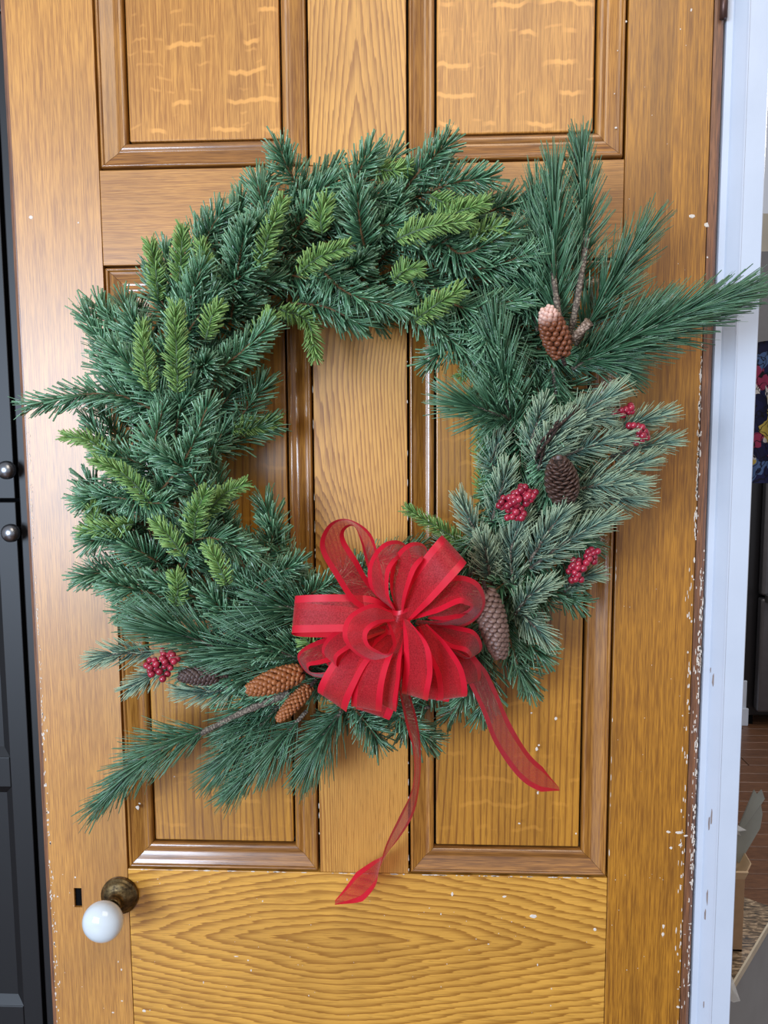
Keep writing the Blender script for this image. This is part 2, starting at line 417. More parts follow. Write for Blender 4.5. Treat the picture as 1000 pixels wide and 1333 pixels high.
# flecks of old white paint: thin raised chips
rng = np.random.default_rng(5)
FV = []; FF = []
def chip(x, z, sx, sz, y=0.0):
    k = 6; b = len(FV); a0 = rng.random()*6
    r = .6+.5*rng.random(k)
    for lev, sc in ((.0, 1.0), (.00035, .8)):
        for j in range(k):
            a = a0+2*math.pi*j/k
            FV.append((x+sx*r[j]*sc*math.cos(a), y-lev, z+sz*r[j]*sc*math.sin(a)))
    for j in range(k): FF.append((b+j, b+(j+1) % k, b+k+(j+1) % k, b+k+j))
    FF.append(tuple(b+k+j for j in range(k)))
def chip_px(u, v, su, sv, y=0.0):
    p = P(u, v, y); chip(p[0], p[2], su/1080*.5, sv/1080*.5, y)
for u, v, a, b in [(901, 281, 10, 6), (920, 293, 8, 6), (921, 335, 3, 3), (900, 13, 3, 4), (886, 38, 2, 3), (694, 1193, 13, 6), (775, 1210, 6, 6), (864, 1206, 4, 7), (863, 1216, 5, 7),
     (870, 1083, 8, 4), (884, 1084, 12, 4), (893, 1088, 7, 3), (874, 1104, 5, 5), (886, 1100, 6, 5), (657, 1167, 7, 4), (179, 1051, 7, 8), (182, 1046, 4, 3), (699, 975, 4, 7), (702, 970, 4, 4),
     (724, 935, 5, 6), (692, 928, 3, 3), (676, 1072, 4, 3), (700, 1032, 4, 6), (750, 1085, 3, 3), (883, 1311, 6, 4), (718, 1287, 2, 4), (717, 1309, 2, 3), (227, 1011, 3, 2),
     (159, 1303, 4, 3), (158, 1262, 3, 5), (154, 1252, 2, 4), (98, 1142, 3, 4), (75, 1167, 3, 3), (208, 1150, 2, 2), (342, 1173, 3, 3), (402, 1296, 2, 3), (327, 1263, 3, 4),
     (265, 1279, 2, 5), (308, 1245, 8, 2), (323, 1250, 3, 3), (452, 1145, 2, 5), (589, 1164, 4, 9), (574, 1190, 2, 4), (559, 1182, 2, 2), (187, 1316, 7, 5), (147, 1318, 4, 3), (40, 283, 6, 6),
     (102, 290, 3, 3), (636, 1229, 4, 2), (700, 1256, 2, 4), (815, 28, 4, 3), (804, 66, 2, 2), (802, 166, 4, 3), (800, 122, 2, 2)]:
    chip_px(u, v, a, b)
# the worn edge on the hinge side, denser lower down
def xe(v): return P(np.interp(v, [100, 240, 450, 640, 710, 880, 990, 1080, 1200, 1333], [940, 935, 929, 923, 921, 914, 910, 906, 902, 898]), v)[0]
CL = [(480, 30, 5), (530, 30, 8), (590, 40, 14), (640, 30, 8), (700, 25, 5), (760, 14, 9), (800, 12, 9), (845, 10, 9), (868, 8, 7), (905, 20, 5), (945, 26, 9), (990, 20, 7), (1010, 16, 3), (1050, 18, 6), (1083, 16, 8), (1112, 26, 9),
      (1150, 16, 7), (1210, 16, 3), (1240, 30, 8), (1262, 20, 6), (1310, 20, 4)]
for vc, sv, k_ in CL:
    for i in range(int(k_*2.6)):
        v = rng.normal(vc, sv)
        x = .3975-abs(rng.normal(0, .0011)) if v < 715 else (.4085-abs(rng.normal(0, .0035)) if rng.random() < .75 else .397-abs(rng.normal(0, .004)))
        if .3974 < x < .3986: x = .3992
        hor = rng.random() < .16 and v > 900
        z = P(915, v)[2]
        chip(x, z, rng.uniform(.0008, .0022) if hor else rng.uniform(.0004, .0013), rng.uniform(.0003, .0007) if hor else rng.uniform(.0010, .0052))
for i in range(90):
    v = rng.uniform(930, 1330); z = P(70, v)[2]
    chip(DX0+abs(rng.normal(0, .0028)), z, rng.uniform(.0005, .0014), rng.uniform(.0006, .003))
for i in range(70):
    v = rng.uniform(560, 930); z = P(45, v)[2]
    chip(DX0+.001+abs(rng.normal(0, .0012)), z, rng.uniform(.0003, .0007), rng.uniform(.0008, .003))
for i in range(60):   # paint in the joints under the panels
    x = rng.uniform(X1, X4); chip(x, Z3-.0004, rng.uniform(.001, .007), rng.uniform(.0004, .0011))
for i in range(70):
    chip(rng.choice([X2-.0005, X3+.0003, X4+.0008]), rng.uniform(Z3, Z2-.1), rng.uniform(.0003, .0008), rng.uniform(.0008, .006))
for i in range(60):   # tiny scattered specks
    chip(rng.uniform(DX0+.01, .39), rng.uniform(.70, .90), rng.uniform(.0003, .0009), rng.uniform(.0003, .0009))
for i in range(30):
    chip(rng.uniform(X4+.005, .39), rng.uniform(.70, 1.9), rng.uniform(.0003, .0007), rng.uniform(.0003, .0007))
link('paint_flecks', mesh('paint_flecks', FV, FF), M_white_paint, door, kind='stuff', label='flecks of old white paint')
FV.clear(); FF.clear()

# hinge knuckle at the top right
v1, f1 = tube_data([P(942, 24, -.004), P(943, 0, -.004), P(945, -70, -.004)], .0042, 12)
link('hinge', mesh('hinge', v1, f1, True), plain('hinge_brown', srgb(92, 66, 58), .4, .6), door, label='dark metal hinge knuckle')

# knob
kc = P(155.5, 1166.5, -.004)
knob = link('door_knob', None, parent=door, loc=kc, label='white porcelain door knob on an aged brass rose')
v1, f1 = lathe([(.0243, -.0035), (.0243, .0), (.0236, .0016), (.0215, .0024), (.0212, .0036), (.0180, .0062), (.0130, .0082), (.0098, .0100), (.0092, .0150), (.0098, .0160), (.0098, .0215), (.0088, .0225), (.0065, .0226), (.0065, .02)])
link('rose', mesh('rose', v1, f1, True), M_brass, knob, label='domed aged brass rose')
v1, f1 = lathe([(.0075, .018), (.0075, .032), (.009, .036)], 24)
link('shank', mesh('shank', v1, f1, True), M_blackgap, knob)
pr = [(.0085, .0335)]+[(.0248*math.sin(a)**.92, .0520-.0185*math.cos(a)) for a in np.linspace(.38, math.pi-.001, 22)]
v1, f1 = lathe(pr, 48)
link('porcelain_handle', mesh('porcelain_handle', v1, f1, True), M_porc, knob, label='glossy white porcelain ball')
for a in (.5, 3.6):
    v1, f1 = lathe([(.0016, -.001), (.0016, .0008), (.001, .0012)], 12)
    link('screw', mesh('screw', np.array(v1)+np.array([.0195*math.cos(a), -.004, .0195*math.sin(a)]), f1, True), M_brass, knob)

# ------------------------------------------------------------------ white painted jamb on the right
tr = extrude_profile([(.4125, .10), (.4125, .012), (.4135, .004), (.4205, .004), (.4215, .001), (.4295, -.0115), (.4305, -.0135), (.4318, -.0135), (.4328, -.012),
                      (.4545, -.012), (.4560, -.010), (.4560, .10)], 0, 2.3)
trim = link('trim_1', tr, M_paint, kind='structure')
FVc = []
for u, v, a, b in [(933, 888, 4, 22), (931, 876, 3, 10), (927, 1075, 5, 22), (929, 1068, 4, 26), (924, 1172, 4, 24), (922, 1196, 4, 20), (919, 1313, 3, 14), (906, 1148, 4, 10), (902, 1242, 3, 6)]:
    x, _, z = P(u, v, -.012)
    yy = -.0139 if x > .4298 else float(np.interp(x, [.4205, .4215, .4295], [.004, .001, -.0115]))-.0004
    chip(x, z, a/1080*.5, b/1080*.5, yy)
link('bare_patches', mesh('bare_patches', FV, FF), M_bare, trim, kind='stuff', label='patches where the white paint has chipped off')
link('wall_partition', boxes('wall_partition', [(.4145, .4550, .101, .20, 0, 2.6)]), plain('wall_paint', srgb(214, 208, 198), .7), kind='structure')
link('wall_back', boxes('wall_back', [(-3, 3.2, 4.45, 4.55, 0, 2.9)]), plain('far_wall_paint', srgb(222, 208, 184), .8, scale=4), kind='structure')

# ------------------------------------------------------------------ black cabinet behind the door, left
CY = .20
cab = empty('cabinet', (-.72, .5, 0), 'tall black painted cabinet with round nickel knobs behind the door', 'cabinet')
def cb(name, lst, m, bev=0.0, par=cab, **k): return link(name, boxes(name, lst, bev, origin=(-.72, .5, 0)), m, par, **k)
xr = P(23.5, 700, CY-.02)[0]              # right edge of the cabinet doors
zs = P(25, 652, CY-.02)[2]                # split between the upper and lower door
cb('carcass', [(-1.15, -.25, CY+.006, .75, .0, 2.5)], M_blackgap)
cb('side_frame', [(xr+.009, -.25, CY-.028, CY+.006, 0, 2.5)], M_black, .002)
pxr = P(12, 960, CY-.02)[0]               # right edge of the recessed panels
z_a, z_b, z_c, z_d = P(0, 985, CY-.02)[2], P(17, 1024, CY-.02)[2], P(35, 1309, CY-.02)[2], P(50, 1338, CY-.02)[2]
def cab_door(z0, z1, panels):
    xl = xr-.52; y0, y1 = CY-.022, CY-.001
    pl = xl+(xr-pxr)
    rails = []; e = [z0]+[z for p in panels for z in p]+[z1]
    for i in range(0, len(e), 2): rails.append((pl+.0002, pxr-.0002, y0, y1, e[i], e[i+1]))
    d = cb('door', [(pxr, xr, y0, y1, z0, z1), (xl, pl, y0, y1, z0, z1)]+rails, M_black, .0012)
    for (a, b) in panels:
        bm = bmesh.new(); w_ = .013
        q = [(pl, a), (pxr, a), (pxr, b), (pl, b)]; qi = [(pl+w_, a+w_), (pxr-w_, a+w_), (pxr-w_, b-w_), (pl+w_, b-w_)]
        vo = [bm.verts.new((x+.72, y0+.001-.5, z)) for x, z in q]; vm = [bm.verts.new((x+.72, y0+.010-.5, z)) for x, z in qi]
        for i in range(4): bm.faces.new((vo[i], vo[(i+1) % 4], vm[(i+1) % 4], vm[i]))
        bm.faces.new(vm)
        bmesh.ops.recalc_face_normals(bm, faces=bm.faces)
        me = bpy.data.meshes.new('recessed_panel'); bm.to_mesh(me); bm.free()
        link('recessed_panel', me, M_black, d)
    return d
dl = cab_door(z_d, zs-.0015, [(z_c, z_b), (z_a, zs-.10)])
du = cab_door(zs+.0035, 2.2, [(zs+.12, 2.1)])
v1, f1 = lathe([(.007, -.001), (.0055, .004), (.006, .012), (.0105, .016), (.0135, .021), (.0130, .026), (.0085, .0305), (.002, .032)], 28)
for d, (u, v) in ((dl, (13.5, 694)), (du, (8, 612))):
    p = P(u, v, CY-.045)
    link('knob', mesh('knob', v1, f1, True), M_steel, d, loc=(p[0]+.72, CY-.0215-.5, p[2]), label='round brushed nickel knob')
cb('crown', [(-1.15, -.25, CY-.035, CY+.006, P(5, 33, CY)[2], 2.5)], M_black, .003)
cb('plinth', [(-1.15, -.25, CY-.01, CY+.006, 0.0, z_d-.004)], M_black, .002)

# ------------------------------------------------------------------ wreath
WC = P(455, 573, -.05)
wreath = empty('wreath', WC, 'large evergreen wreath of fir, pine and frosted spruce hung on the oak door', 'wreath')

def needle_mesh(path, n, length, width, a0, a1, curl=0.0, flat=1.0, seed=0, taper=.75, jit=.16, t0=0.0, stations=3, lenprof=.25, side=None, droop=0.0):
    rg = np.random.default_rng(seed); m = len(path)
    t = t0+(1-t0)*(np.arange(n)+rg.random(n))/n
    seg = np.clip(t*(m-1), 0, m-1.001); i0 = seg.astype(int); fr = (seg-i0)[:, None]
    p = path[i0]*(1-fr)+path[i0+1]*fr
    T = path[i0+1]-path[i0]; T /= np.linalg.norm(T, axis=1, keepdims=True)+1e-12
    ref = np.array([0, -1.0, 0])
    A = np.cross(T, ref); A /= np.linalg.norm(A, axis=1, keepdims=True)+1e-9
    B = np.cross(A, T)
    phi = np.arange(n)*2.39996+rg.normal(0, .5, n)
    c, s = np.cos(phi), np.sin(phi)*flat
    Rd = c[:, None]*A+s[:, None]*B; Rd /= np.linalg.norm(Rd, axis=1, keepdims=True)+1e-9
    al = a0+(a1-a0)*t**1.3+rg.normal(0, jit, n)
    d = np.cos(al)[:, None]*T+np.sin(al)[:, None]*Rd
    L = length*(1-lenprof*t**2)*rg.uniform(.78, 1.08, n)*np.clip(.55+t*3, 0, 1)
    rnd = rg.normal(size=(n, 3)); W = np.cross(d, rnd); W /= np.linalg.norm(W, axis=1, keepdims=True)+1e-9
    N = np.cross(d, W)
    V = np.zeros((n, stations*3, 3)); UV = np.zeros((n, stations*3, 2)); r = rg.random(n)
    bend = rg.normal(0, .03, (n, 3))
    for k in range(stations):
        q = k/(stations-1)
        c_ = p+L[:, None]*(q*d+(curl*T+bend+np.array([0, 0, -droop]))*q*q)
        wk = width*.5*(1-taper*q**2.2)*(.7 if k == 0 else 1)
        V[:, k*3] = c_+W*wk; V[:, k*3+1] = c_-W*wk; V[:, k*3+2] = c_+N*wk*.55
        UV[:, k*3:k*3+3, 0] = r[:, None]; UV[:, k*3:k*3+3, 1] = q
    base = (np.arange(n)*stations*3)[:, None]
    fq = []
    for k in range(stations-1):
        for j in range(3):
            a, b = k*3+j, k*3+(j+1) % 3
            fq.append([a, b, b+3, a+3])
    fq = np.array(fq)
    quads = (base[:, :, None]+fq[None]).reshape(-1, 4)
    e = (stations-1)*3
    tris = base+np.array([[e, e+1, e+2]])
    V = V.reshape(-1, 3); UV = UV.reshape(-1, 2)
    me = bpy.data.meshes.new('needles')
    nq, nt = len(quads), len(tris)
    me.vertices.add(len(V)); me.vertices.foreach_set('co', V.astype(np.float32).ravel())
    loops = np.concatenate([quads.ravel(), tris.ravel()]).astype(np.int32)
    me.loops.add(len(loops)); me.loops.foreach_set('vertex_index', loops)
    me.polygons.add(nq+nt)
    st = np.concatenate([np.arange(nq)*4, nq*4+np.arange(nt)*3]).astype(np.int32)
    me.polygons.foreach_set('loop_start', st)
    me.update(calc_edges=True)
    ul = me.uv_layers.new(name='UVMap'); ul.data.foreach_set('uv', UV[loops].astype(np.float32).ravel())
    me.validate()
    return me

KIND = {
 # name, mat, stem mat, stem r, needles per m, length, width, a0, a1, curl, flat, taper, stations, jit, label
 'fir':    ('fir_branch', M_fir, M_stem, .0012, 1500, .0315, .00215, .98, .48, .06, .62, .12, 3, .13),
 'bright': ('young_fir_tip', M_bright, M_gstem, .0011, 2300, .0165, .00190, 1.08, .60, .05, .5, .2, 3, .09),
 'pine':   ('pine_spray', M_pine, M_bark, .0017, 2700, .056, .00175, .78, .26, .13, .9, .5, 4, .085),
 'spruce': ('spruce_sprig', M_spruce, M_bark, .0014, 2200, .0235, .00170, 1.02, .42, .32, .7, .5, 4, .12),
}
SEED = [100]
def branch(kind, pts, ys, ls=1.0, dens=1.0, stem=1.0, t0=0.0, mat=None, label=None, **ov):
    nm, mt, sm, sr, npm, ln, wd, a0, a1, curl, flat, tap, stn, jit = KIND[kind]
    if mat is not None: mt = mat
    SEED[0] += 1
    if pts is not None and len(pts[0]) == 2: pts = [P(u, v, y) for (u, v), y in zip(pts, ys)]
    path = catmull(pts, 12)
    L = np.linalg.norm(np.diff(path, axis=0), axis=1).sum()
    v1, f1 = tube_data(path-WC, np.linspace(sr*1.5, sr*.7, 12)*stem, 5)
    o = link(nm, mesh(nm, v1, f1, True), sm, wreath, label=label)
    n = int(npm*L*dens*(1-t0))+14
    me = needle_mesh(path-WC, n, ov.get('length', ln)*ls, wd, ov.get('a0', a0), ov.get('a1', a1), ov.get('curl', curl), ov.get('flat', flat), SEED[0], tap, jit, t0, stn)
    link('needles', me, mt, o)
    return o

# wire frame behind the greenery
th = np.linspace(0, 2*math.pi, 49)
parts = []
for rad, yy in ((.205, -.012), (.262, -.012), (.233, -.028)):
    parts.append(tube_data([np.array([rad*math.cos(a), yy+.05, rad*1.05*math.sin(a)]) for a in th], .0022, 6))
link('wire_frame', mesh('wire_frame', *joinvf(parts), smooth=True), plain('green_wire', srgb(40, 62, 44), .5), wreath)

# outline of the fir ring about (455,573), clockwise from the left, in photo pixels
def pol(pts):
    a = np.array([math.atan2(-(v-573), u-455) for u, v in pts]); r = np.array([math.hypot(u-455, v-573) for u, v in pts])
    o = np.argsort(a); a, r = a[o], r[o]
    return np.concatenate([a-2*math.pi, a, a+2*math.pi]), np.concatenate([r, r, r])
OUT = pol([(105, 600), (140, 400), (190, 330), (290, 272), (350, 210), (480, 195), (580, 190), (690, 250), (740, 400), (780, 560), (780, 680), (745, 800), (690, 890), (620, 925), (560, 960), (450, 960), (330, 930), (215, 880), (115, 760)])
INN = pol([(312, 600), (328, 490), (360, 425), (420, 418), (470, 422), (530, 462), (570, 470), (615, 500), (632, 600), (605, 690), (540, 712), (480, 720), (400, 735), (352, 690)])
rg = np.random.default_rng(77)
def ring(n, rfrac, length, ybase, ytip, splay, kind='fir', off=0.0, skip=None):
    for i in range(n):
        th_ = -2*math.pi*(i+off+rg.uniform(-.3, .3))/n              # clockwise in the image
        ro = np.interp(th_, *OUT) if -math.pi < th_ else np.interp(th_+2*math.pi, *OUT)
        rin = np.interp(th_, *INN) if -math.pi < th_ else np.interp(th_+2*math.pi, *INN)
        r = rin+(ro-rin)*rfrac
        d_t = th_-math.pi/2+rg.normal(0, .22)                       # tangential, clockwise
        sg = splay if not isinstance(splay, tuple) else rg.uniform(*splay)
        ang = d_t+sg                                                # + is outwards
        L = length*rg.uniform(.8, 1.2)
        b = np.array([455+r*math.cos(th_), 573-r*math.sin(th_)])
        e = b+L*np.array([math.cos(ang), -math.sin(ang)])
        # keep needles inside the photographed outline
        for _ in range(6):
            te = math.atan2(-(e[1]-573), e[0]-455); re = math.hypot(e[0]-455, e[1]-573)
            lo, hi = np.interp(te, *INN)+14, np.interp(te, *OUT)-14
            if re > hi or re < lo:
                re2 = min(max(re, lo), hi); e = np.array([455+re2*math.cos(te), 573-re2*math.sin(te)])
        if skip and skip(e): continue
        mid = (b+e)/2+rg.normal(0, 7, 2)
        yb, yt = ybase+rg.normal(0, .006), ytip+rg.normal(0, .012)
        yt = min(yt, -.032)
        branch(kind, [tuple(b), tuple(mid), tuple(e)], [yb, (yb*.45+yt*.55)-.008, yt], ls=rg.uniform(.88, 1.1), dens=rg.uniform(.85, 1.15))
under = lambda e: False
ring(30, .5, 95, -.03, -.040, (-.5, .5))
ring(34, .70, 95, -.035, -.050, (.35, .95), off=.3)
ring(28, .28, 85, -.035, -.050, (-.95, -.4), off=.6)
ring(32, .58, 100, -.045, -.085, (.05, .75), off=.1)
ring(26, .40, 90, -.045, -.085, (-.8, 0), off=.45)
ring(24, .5, 85, -.055, -.110, (-.6, .6), off=.7)

# branches read off the photograph one by one: base, tip (photo pixels), distance from the door
for pts, ya, yb in [
    ([(215, 540), (140, 512), (40, 527)], -.06, -.10), ([(200, 520), (150, 470), (112, 410)], -.05, -.08), ([(240, 560), (190, 500), (150, 455)], -.06, -.11),
    ([(400, 262), (378, 225), (366, 196)], -.06, -.11), ([(440, 270), (462, 232), (482, 200)], -.06, -.11), ([(505, 275), (545, 225), (580, 190)], -.06, -.12),
    ([(530, 262), (585, 240), (632, 232)], -.07, -.13), ([(600, 300), (650, 270), (690, 262)], -.05, -.09), ([(260, 350), (272, 305), (288, 278)], -.05, -.09),
    ([(380, 395), (425, 400), (468, 422)], -.06, -.09), ([(355, 330), (350, 290), (335, 240)], -.06, -.10), ([(170, 450), (145, 425), (128, 400)], -.05, -.07),
    ([(300, 560), (330, 520), (342, 500)], -.04, -.05), ([(285, 590), (320, 565), (352, 553)], -.04, -.05), ([(250, 500), (300, 470), (345, 430)], -.07, -.12),
    ([(330, 760), (355, 700), (345, 655)], -.06, -.08), ([(410, 800), (372, 730), (350, 680)], -.05, -.07), ([(210, 760), (150, 745), (110, 750)], -.05, -.09),
    ([(250, 790), (190, 770), (150, 760)], -.06, -.11), ([(380, 790), (410, 770), (445, 755)], -.07, -.10), ([(430, 770), (480, 735), (545, 712)], -.03, -.04),
    ([(690, 790), (720, 770), (752, 785)], -.04, -.06), ([(650, 850), (680, 870), (690, 895)], -.05, -.06), ([(640, 860), (635, 900), (625, 930)], -.05, -.06),
    ([(510, 920), (540, 950), (560, 962)], -.06, -.08), ([(460, 920), (480, 945), (492, 965)], -.06, -.08), ([(560, 330), (620, 350), (690, 330)], -.07, -.12),
    ([(235, 650), (185, 605), (140, 592)], -.05, -.08), ([(245, 440), (212, 395), (200, 352)], -.05, -.08), ([(255, 490), (195, 455), (172, 415)], -.05, -.09),
    ([(490, 345), (520, 312), (562, 300)], -.05, -.10), ([(440, 330), (495, 300), (520, 258)], -.05, -.10), ([(340, 300), (395, 262), (430, 240)], -.05, -.09), ([(640, 330), (670, 350), (690, 400)], -.05, -.09),
    ([(540, 350), (600, 400), (680, 390)], -.07, -.11), ([(500, 380), (560, 420), (620, 470)], -.07, -.10), ([(480, 340), (470, 300), (465, 250)], -.08, -.14),
    ([(300, 420), (310, 350), (320, 300)], -.07, -.14), ([(230, 460), (245, 400), (262, 350)], -.07, -.13), ([(160, 610), (185, 650), (215, 655)], -.06, -.12),
    ([(220, 720), (270, 700), (330, 720)], -.08, -.13), ([(280, 680), (250, 620), (210, 590)], -.07, -.13), ([(200, 650), (240, 600), (270, 530)], -.08, -.14),
    ([(300, 800), (340, 760), (385, 735)], -.07, -.11), ([(560, 290), (600, 330), (665, 300)], -.08, -.13), ([(410, 340), (450, 380), (520, 400)], -.07, -.12),
    ([(640, 420), (600, 440), (560, 470)], -.05, -.08), ([(170, 600), (140, 640), (110, 650)], -.05, -.09), ([(190, 700), (150, 690), (118, 705)], -.05, -.10),
    ([(640, 480), (640, 540), (638, 600)], -.04, -.06), ([(700, 470), (680, 520), (690, 560)], -.06, -.09), ([(670, 800), (690, 840), (705, 850)], -.05, -.07)]:
    branch('fir', pts, [ya, (ya+yb)/2-.005, yb], ls=1.0, dens=1.1)

for pts, ya, yb in [
    ([(206, 392), (203, 350), (196, 318)], -.08, -.10), ([(234, 372), (236, 335), (238, 300)], -.10, -.12), ([(272, 372), (268, 345), (262, 318)], -.10, -.12),
    ([(338, 352), (350, 305), (368, 262)], -.12, -.15), ([(420, 305), (418, 285), (424, 262)], -.13, -.14), ([(388, 358), (415, 335), (450, 322)], -.13, -.16),
    ([(515, 312), (560, 295), (610, 288)], -.14, -.16), ([(565, 292), (600, 275), (630, 264)], -.12, -.14), ([(612, 312), (635, 298), (652, 296)], -.12, -.13),
    ([(540, 418), (570, 395), (598, 378)], -.12, -.14), ([(512, 366), (528, 352), (545, 350)], -.12, -.13), ([(362, 402), (400, 418), (411, 464)], -.07, -.09),
    ([(196, 510), (188, 465), (186, 425)], -.12, -.14), ([(232, 512), (230, 455), (228, 402)], -.13, -.155), ([(268, 442), (275, 415), (284, 400)], -.13, -.14),
    ([(150, 610), (120, 575), (86, 568)], -.08, -.09), ([(205, 665), (165, 620), (125, 600)], -.10, -.12), ([(175, 682), (140, 688), (108, 692)], -.09, -.10),
    ([(253, 702), (256, 668), (268, 642)], -.13, -.15), ([(266, 672), (290, 645), (318, 630)], -.12, -.13), ([(296, 762), (285, 735), (272, 712)], -.14, -.15),
    ([(240, 725), (222, 700), (205, 682)], -.12, -.13), ([(610, 712), (575, 690), (532, 664)], -.06, -.07), ([(640, 610), (630, 590), (628, 568)], -.03, -.035),
    ([(645, 660), (632, 640), (628, 618)], -.03, -.035), ([(420, 848), (402, 836), (392, 818)], -.12, -.13), ([(480, 215), (505, 222), (528, 218)], -.09, -.10),
    ([(560, 255), (590, 268), (625, 268)], -.12, -.13), ([(300, 560), (330, 555), (360, 548)], -.05, -.05), ([(130, 700), (125, 680), (118, 660)], -.08, -.09),
    ([(330, 440), (345, 425), (352, 412)], -.10, -.11), ([(640, 450), (625, 470), (600, 490)], -.04, -.05), ([(228, 790), (232, 765), (228, 750)], -.12, -.13),
    ([(650, 560), (635, 530), (615, 515)], -.03, -.035)]:
    branch('bright', pts, [ya, (ya+yb)/2-.003, yb], ls=rg.uniform(.9, 1.1))

for pts, ya, yb, ls, t0 in [
    ([(726, 420), (722, 330), (722, 240)], -.10, -.12, .95, 0), ([(722, 430), (706, 350), (700, 262)], -.08, -.10, .95, 0), ([(770, 475), (870, 430), (955, 392)], -.07, -.12, .9, 0), ([(748, 400), (760, 290), (757, 205)], -.09, -.11, .80, .1), ([(750, 450), (790, 380), (832, 315)], -.08, -.10, 1.0, .1),
    ([(745, 480), (840, 430), (948, 385)], -.08, -.14, 1.0, 0), ([(740, 470), (800, 440), (850, 405)], -.06, -.08, .9, 0), ([(668, 560), (655, 500), (645, 430)], -.08, -.11, 1.0, 0),
    ([(665, 545), (635, 535), (605, 525)], -.09, -.12, .95, 0), ([(268, 950), (200, 980), (132, 1044)], -.07, -.07, .92, 0), ([(365, 918), (325, 960), (290, 995)], -.06, -.06, 1.1, 0),
    ([(400, 925), (350, 980), (305, 1025)], -.075, -.07, .9, .1), ([(445, 925), (420, 960), (402, 995)], -.07, -.07, 1.0, 0), ([(400, 860), (340, 845), (300, 850)], -.11, -.12, 1.2, 0),
    ([(320, 860), (250, 830), (205, 815)], -.10, -.13, 1.1, 0), ([(410, 800), (370, 790), (330, 800)], -.09, -.11, 1.1, 0), ([(700, 430), (690, 380), (700, 330)], -.08, -.10, .9, 0),
    ([(720, 480), (725, 520), (735, 540)], -.08, -.10, .8, 0), ([(560, 920), (520, 930), (500, 935)], -.06, -.06, .7, 0), ([(750, 470), (790, 470), (810, 480)], -.08, -.09, .8, 0),
    ([(360, 900), (320, 930), (300, 950)], -.05, -.05, .9, 0)]:
    branch('pine', pts, [ya, (ya+yb)/2-.006, yb], ls=ls, t0=t0)

for pts, ya, yb, ls in [
    ([(700, 610), (750, 545), (800, 512)], -.11, -.15, 1.1), ([(785, 575), (825, 553), (862, 540)], -.09, -.11, 1.0), ([(795, 595), (835, 582), (872, 574)], -.08, -.10, 1.0),
    ([(755, 625), (800, 615), (842, 600)], -.10, -.12, 1.1), ([(745, 640), (790, 648), (830, 648)], -.09, -.11, 1.1), ([(700, 612), (715, 575), (738, 545)], -.11, -.14, 1.0),
    ([(690, 580), (700, 550), (706, 530)], -.10, -.13, .9), ([(690, 740), (745, 700), (792, 675)], -.11, -.14, 1.05), ([(690, 730), (712, 695), (732, 668)], -.12, -.15, 1.05),
    ([(640, 680), (652, 640), (660, 612)], -.08, -.11, 1.0), ([(640, 740), (618, 690), (602, 655)], -.07, -.09, 1.0), ([(640, 760), (634, 728), (630, 705)], -.10, -.13, 1.0),
    ([(670, 800), (690, 775), (712, 762)], -.11, -.14, .95), ([(670, 790), (690, 810), (708, 828)], -.09, -.12, 1.05), ([(610, 750), (640, 725), (655, 705)], -.08, -.11, 1.0),
    ([(735, 770), (755, 752), (772, 748)], -.07, -.09, .9), ([(720, 600), (770, 580), (812, 570)], -.10, -.13, 1.0), ([(740, 640), (790, 630), (830, 630)], -.11, -.14, 1.0),
    ([(660, 690), (690, 660), (715, 640)], -.09, -.11, 1.0), ([(670, 770), (665, 720), (678, 680)], -.10, -.13, 1.1), ([(700, 700), (740, 665), (765, 650)], -.08, -.11, 1.1),
    ([(720, 560), (760, 545), (790, 545)], -.12, -.13, .9), ([(200, 850), (155, 850), (125, 858)], -.08, -.09, 1.0), ([(225, 865), (195, 880), (170, 895)], -.07, -.08, .95),
    ([(320, 890), (275, 900), (240, 900)], -.06, -.07, 1.1), ([(650, 620), (640, 600), (650, 575)], -.06, -.08, 1.0), ([(710, 640), (700, 600), (690, 570)], -.07, -.09, 1.0),
    ([(610, 720), (590, 715), (580, 705)], -.05, -.06, .9)]:
    branch('spruce', pts, [ya, (ya+yb)/2-.004, yb], ls=ls)

# bare twigs wired into the picks
def twig(pts, ys, r0, r1, mat, name='twig', label=None, n=18, knob=.12):
    path = catmull([P(u, v, y) for (u, v), y in zip(pts, ys)], n)
    rr = np.linspace(r0, r1, n)*(1+knob*np.sin(np.arange(n)*2.3))
    v1, f1 = tube_data(path-WC, rr, 9)
    return link(name, mesh(name, v1, f1, True), mat, wreath, label=label)
twig([(735, 455), (729, 420), (722, 370), (719, 330)], [-.115, -.125, -.12, -.11], .0042, .0022, M_bark, label='rough grey twig between the pine needles')
twig([(738, 452), (750, 400), (765, 310)], [-.112, -.125, -.12], .0040, .0026, M_bark, label='rough grey twig between the pine needles')
twig([(738, 450), (752, 435), (767, 419)], [-.12, -.14, -.15], .0030, .0050, M_barkp, label='short sawn twig with a pale end')
twig([(262, 955), (310, 930), (345, 915), (378, 902)], [-.072, -.088, -.095, -.095], .0028, .0048, M_bark, label='long rough grey twig below the orange-brown cones')
for k in range(3):
    pp = [(705, 612), (702, 590), (720, 560), (748, 533), (752, 528)]
    path = catmull([P(u, v, y) for (u, v), y in zip(pp, [-.10, -.13, -.145, -.14, -.13])], 40)
    ph = np.linspace(0, 8, 40)+k*2.1
    path = path+np.stack([np.cos(ph)*.0030, np.sin(ph)*.0030, np.sin(ph)*.001], 1)
    v1, f1 = tube_data(path-WC, .0014+.0003*np.sin(np.arange(40)*1.7+k), 6)
    link('vine', mesh('vine', v1, f1, True), M_vine, wreath, label='dark twisted vine strand')

